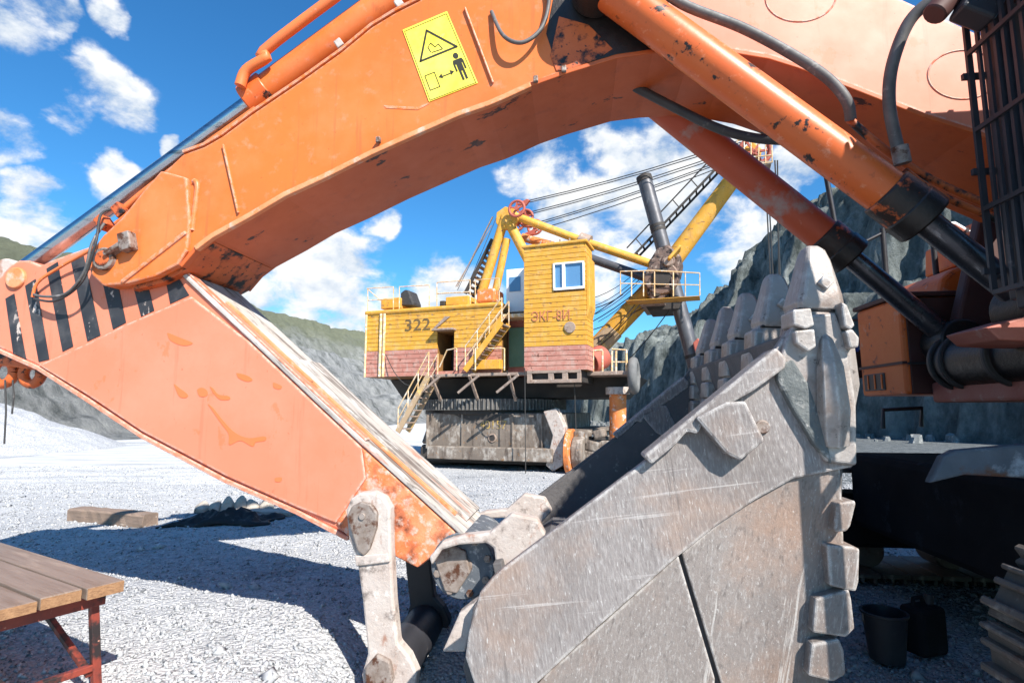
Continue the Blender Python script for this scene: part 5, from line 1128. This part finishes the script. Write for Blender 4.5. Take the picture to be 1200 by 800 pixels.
def build_scrap():
    # torn black rubber sheet, crumpled, and a row of pale worn digger teeth behind it
    a = ground_hit(198, 616); b = ground_hit(318, 612); c = (a+b)/2; W = (b-a).length
    nx, ny = 36, 14; x = np.linspace(-.5, .5, nx); y = np.linspace(-.5, .5, ny); X, Y = np.meshgrid(x, y)
    edge = np.clip(1-(np.abs(X)*2)**6, 0, 1)*np.clip(1-(np.abs(Y)*2)**4, 0, 1)
    Z = (fbm(X*9+3, Y*5+2, 3)-.27)*.30*edge+.02; Z = np.clip(Z, .004, None)+.05*np.exp(-((X-.02)/.07)**2-((Y+.1)/.4)**2)
    Xw = X*W*(1+.08*np.sin(Y*9)); Yw = Y*.62+X*.15+.05*np.sin(X*14)
    g = grid_obj('rubber_sheet', Xw, Yw, Z, MATS['black_rubber']); del g['kind']; g.location = (c.x, c.y+.15, 0)
    sm = g.modifiers.new('thickness', 'SOLIDIFY'); sm.thickness = .02
    tag(g, 'crumpled sheet of torn black rubber lying on the gravel under the arm', 'rubber sheet')
    for k in range(4):
        p0 = ground_hit(250+k*14, 611); 
    names = ['leftmost of the pale worn steel teeth lying behind the black rubber sheet', 'second from left of the pale worn teeth behind the rubber sheet', 'third from left of the pale worn teeth behind the rubber sheet',
             'fourth from left of the pale worn teeth behind the rubber sheet', 'fifth from left of the pale worn teeth behind the rubber sheet', 'rightmost of the pale worn teeth, nearest the orange arm']
    for k, px in enumerate((236, 250, 266, 281, 297, 312)):
        p = ground_hit(px, 601-k*.8); m = MB(); rings = []; n = 8
        for h, r in ((0, .085), (.04, .10), (.10, .085), (.15, .055), (.19, .02)):
            rings.append([(r*(1+random.uniform(-.14, .14))*math.cos(q*2*math.pi/n)*1.15, r*(1+random.uniform(-.14, .14))*math.sin(q*2*math.pi/n), h*(1.15 if k in (2, 3) else .9)) for q in range(n)])
        m.add([v for r in rings for v in r], [(i*n+q, i*n+(q+1) % n, (i+1)*n+(q+1) % n, (i+1)*n+q) for i in range(4) for q in range(n)]+[tuple(range(n-1, -1, -1)), tuple(range(4*n, 5*n))])
        o = m.build('worn_tooth', 'scrap_pale', None, .01, 60); o.location = (p.x, p.y, -.01); o.rotation_euler = (R(random.uniform(-20, 20)), R(random.uniform(-25, 10)), random.random()*6)
        tag(o, names[k], 'tooth', 'worn teeth behind the rubber sheet')
    a = ground_hit(268, 600); b = ground_hit(345, 603); m = MB(); m.bar((a.x, a.y, .03), (b.x, b.y, .02), .22, .05); o = m.build('steel_plate', 'scrap_pale', None, .008)
    tag(o, 'flat pale steel plate under the row of worn teeth', 'steel plate')
build_scrap()

def build_pails():
    p = ground_hit(1040, 772); t = MB(); n = 24
    rings = []
    for r, z in ((.085, 0), (.11, .235), (.118, .24), (.118, .25), (.105, .25), (.08, .012)): rings.append([(r*math.cos(k*2*math.pi/n), r*math.sin(k*2*math.pi/n), z) for k in range(n)])
    t.add([v for r in rings for v in r], [(i*n+q, i*n+(q+1) % n, (i+1)*n+(q+1) % n, (i+1)*n+q) for i in range(5) for q in range(n)]+[tuple(range(n-1, -1, -1)), tuple(range(5*n, 6*n))])
    root = empty('pail', (p.x, p.y, 0)); tag(root, 'black plastic pail in the shade beneath the excavator', 'pail')
    t.build('body', 'black_paint', root, 0, 50)
    MB().tube([(.118*math.cos(a), .03*math.sin(a)-.0, .24-.11*math.sin(a)) for a in [k*math.pi/10 for k in range(11)]], .004, 6).build('handle', 'bolt_steel', root)
    p = ground_hit(1085, 765); root = empty('canister', (p.x, p.y, 0), .3); tag(root, 'dark fuel canister standing beside the pail in the shade', 'canister')
    MB().bx((-.10, -.07, 0), (.10, .07, .26)).build('body', 'under_shade', root, .03); MB().cyl((.05, 0, .25), (.06, 0, .31), .025, seg=14).build('cap', 'rubber', root, .003, 40)
    MB().tube([(-.07, 0, .255), (-.06, 0, .30), (.0, 0, .30), (.015, 0, .255)], .012, 8).build('handle', 'under_shade', root, 0, 60)
build_pails()

def build_rubble():
    rs = random.Random(5); mb = MB()
    for k in range(420):
        t = rs.uniform(-62, 30); d = rs.uniform(-9, .8)*rs.random(); sz = .10+.5*rs.random()**4
        x = 9-.33*t*-1*-1+.944*d; y = 95+.944*t+.33*d
        n = 7; R0 = [rs.uniform(.7, 1.2) for _ in range(14)]
        vs = [(x+sz*R0[i]*math.cos(i*2*math.pi/n)*.8, y+sz*R0[i]*math.sin(i*2*math.pi/n)*.8, -.85) for i in range(n)]+[(x+sz*R0[i+7]*.55*math.cos(i*2*math.pi/n+.3), y+sz*R0[i+7]*.55*math.sin(i*2*math.pi/n+.3), -.75+sz*rs.uniform(.7, 1.1)) for i in range(n)]
        mb.add(vs, [(i, (i+1) % n, (i+1) % n+n, i+n) for i in range(n)]+[tuple(range(n, 2*n))])
    o = mb.build('rubble', 'scree', None, kind='stuff'); tag(o, 'fallen grey rubble along the foot of the quarry wall', 'rubble')
build_rubble()
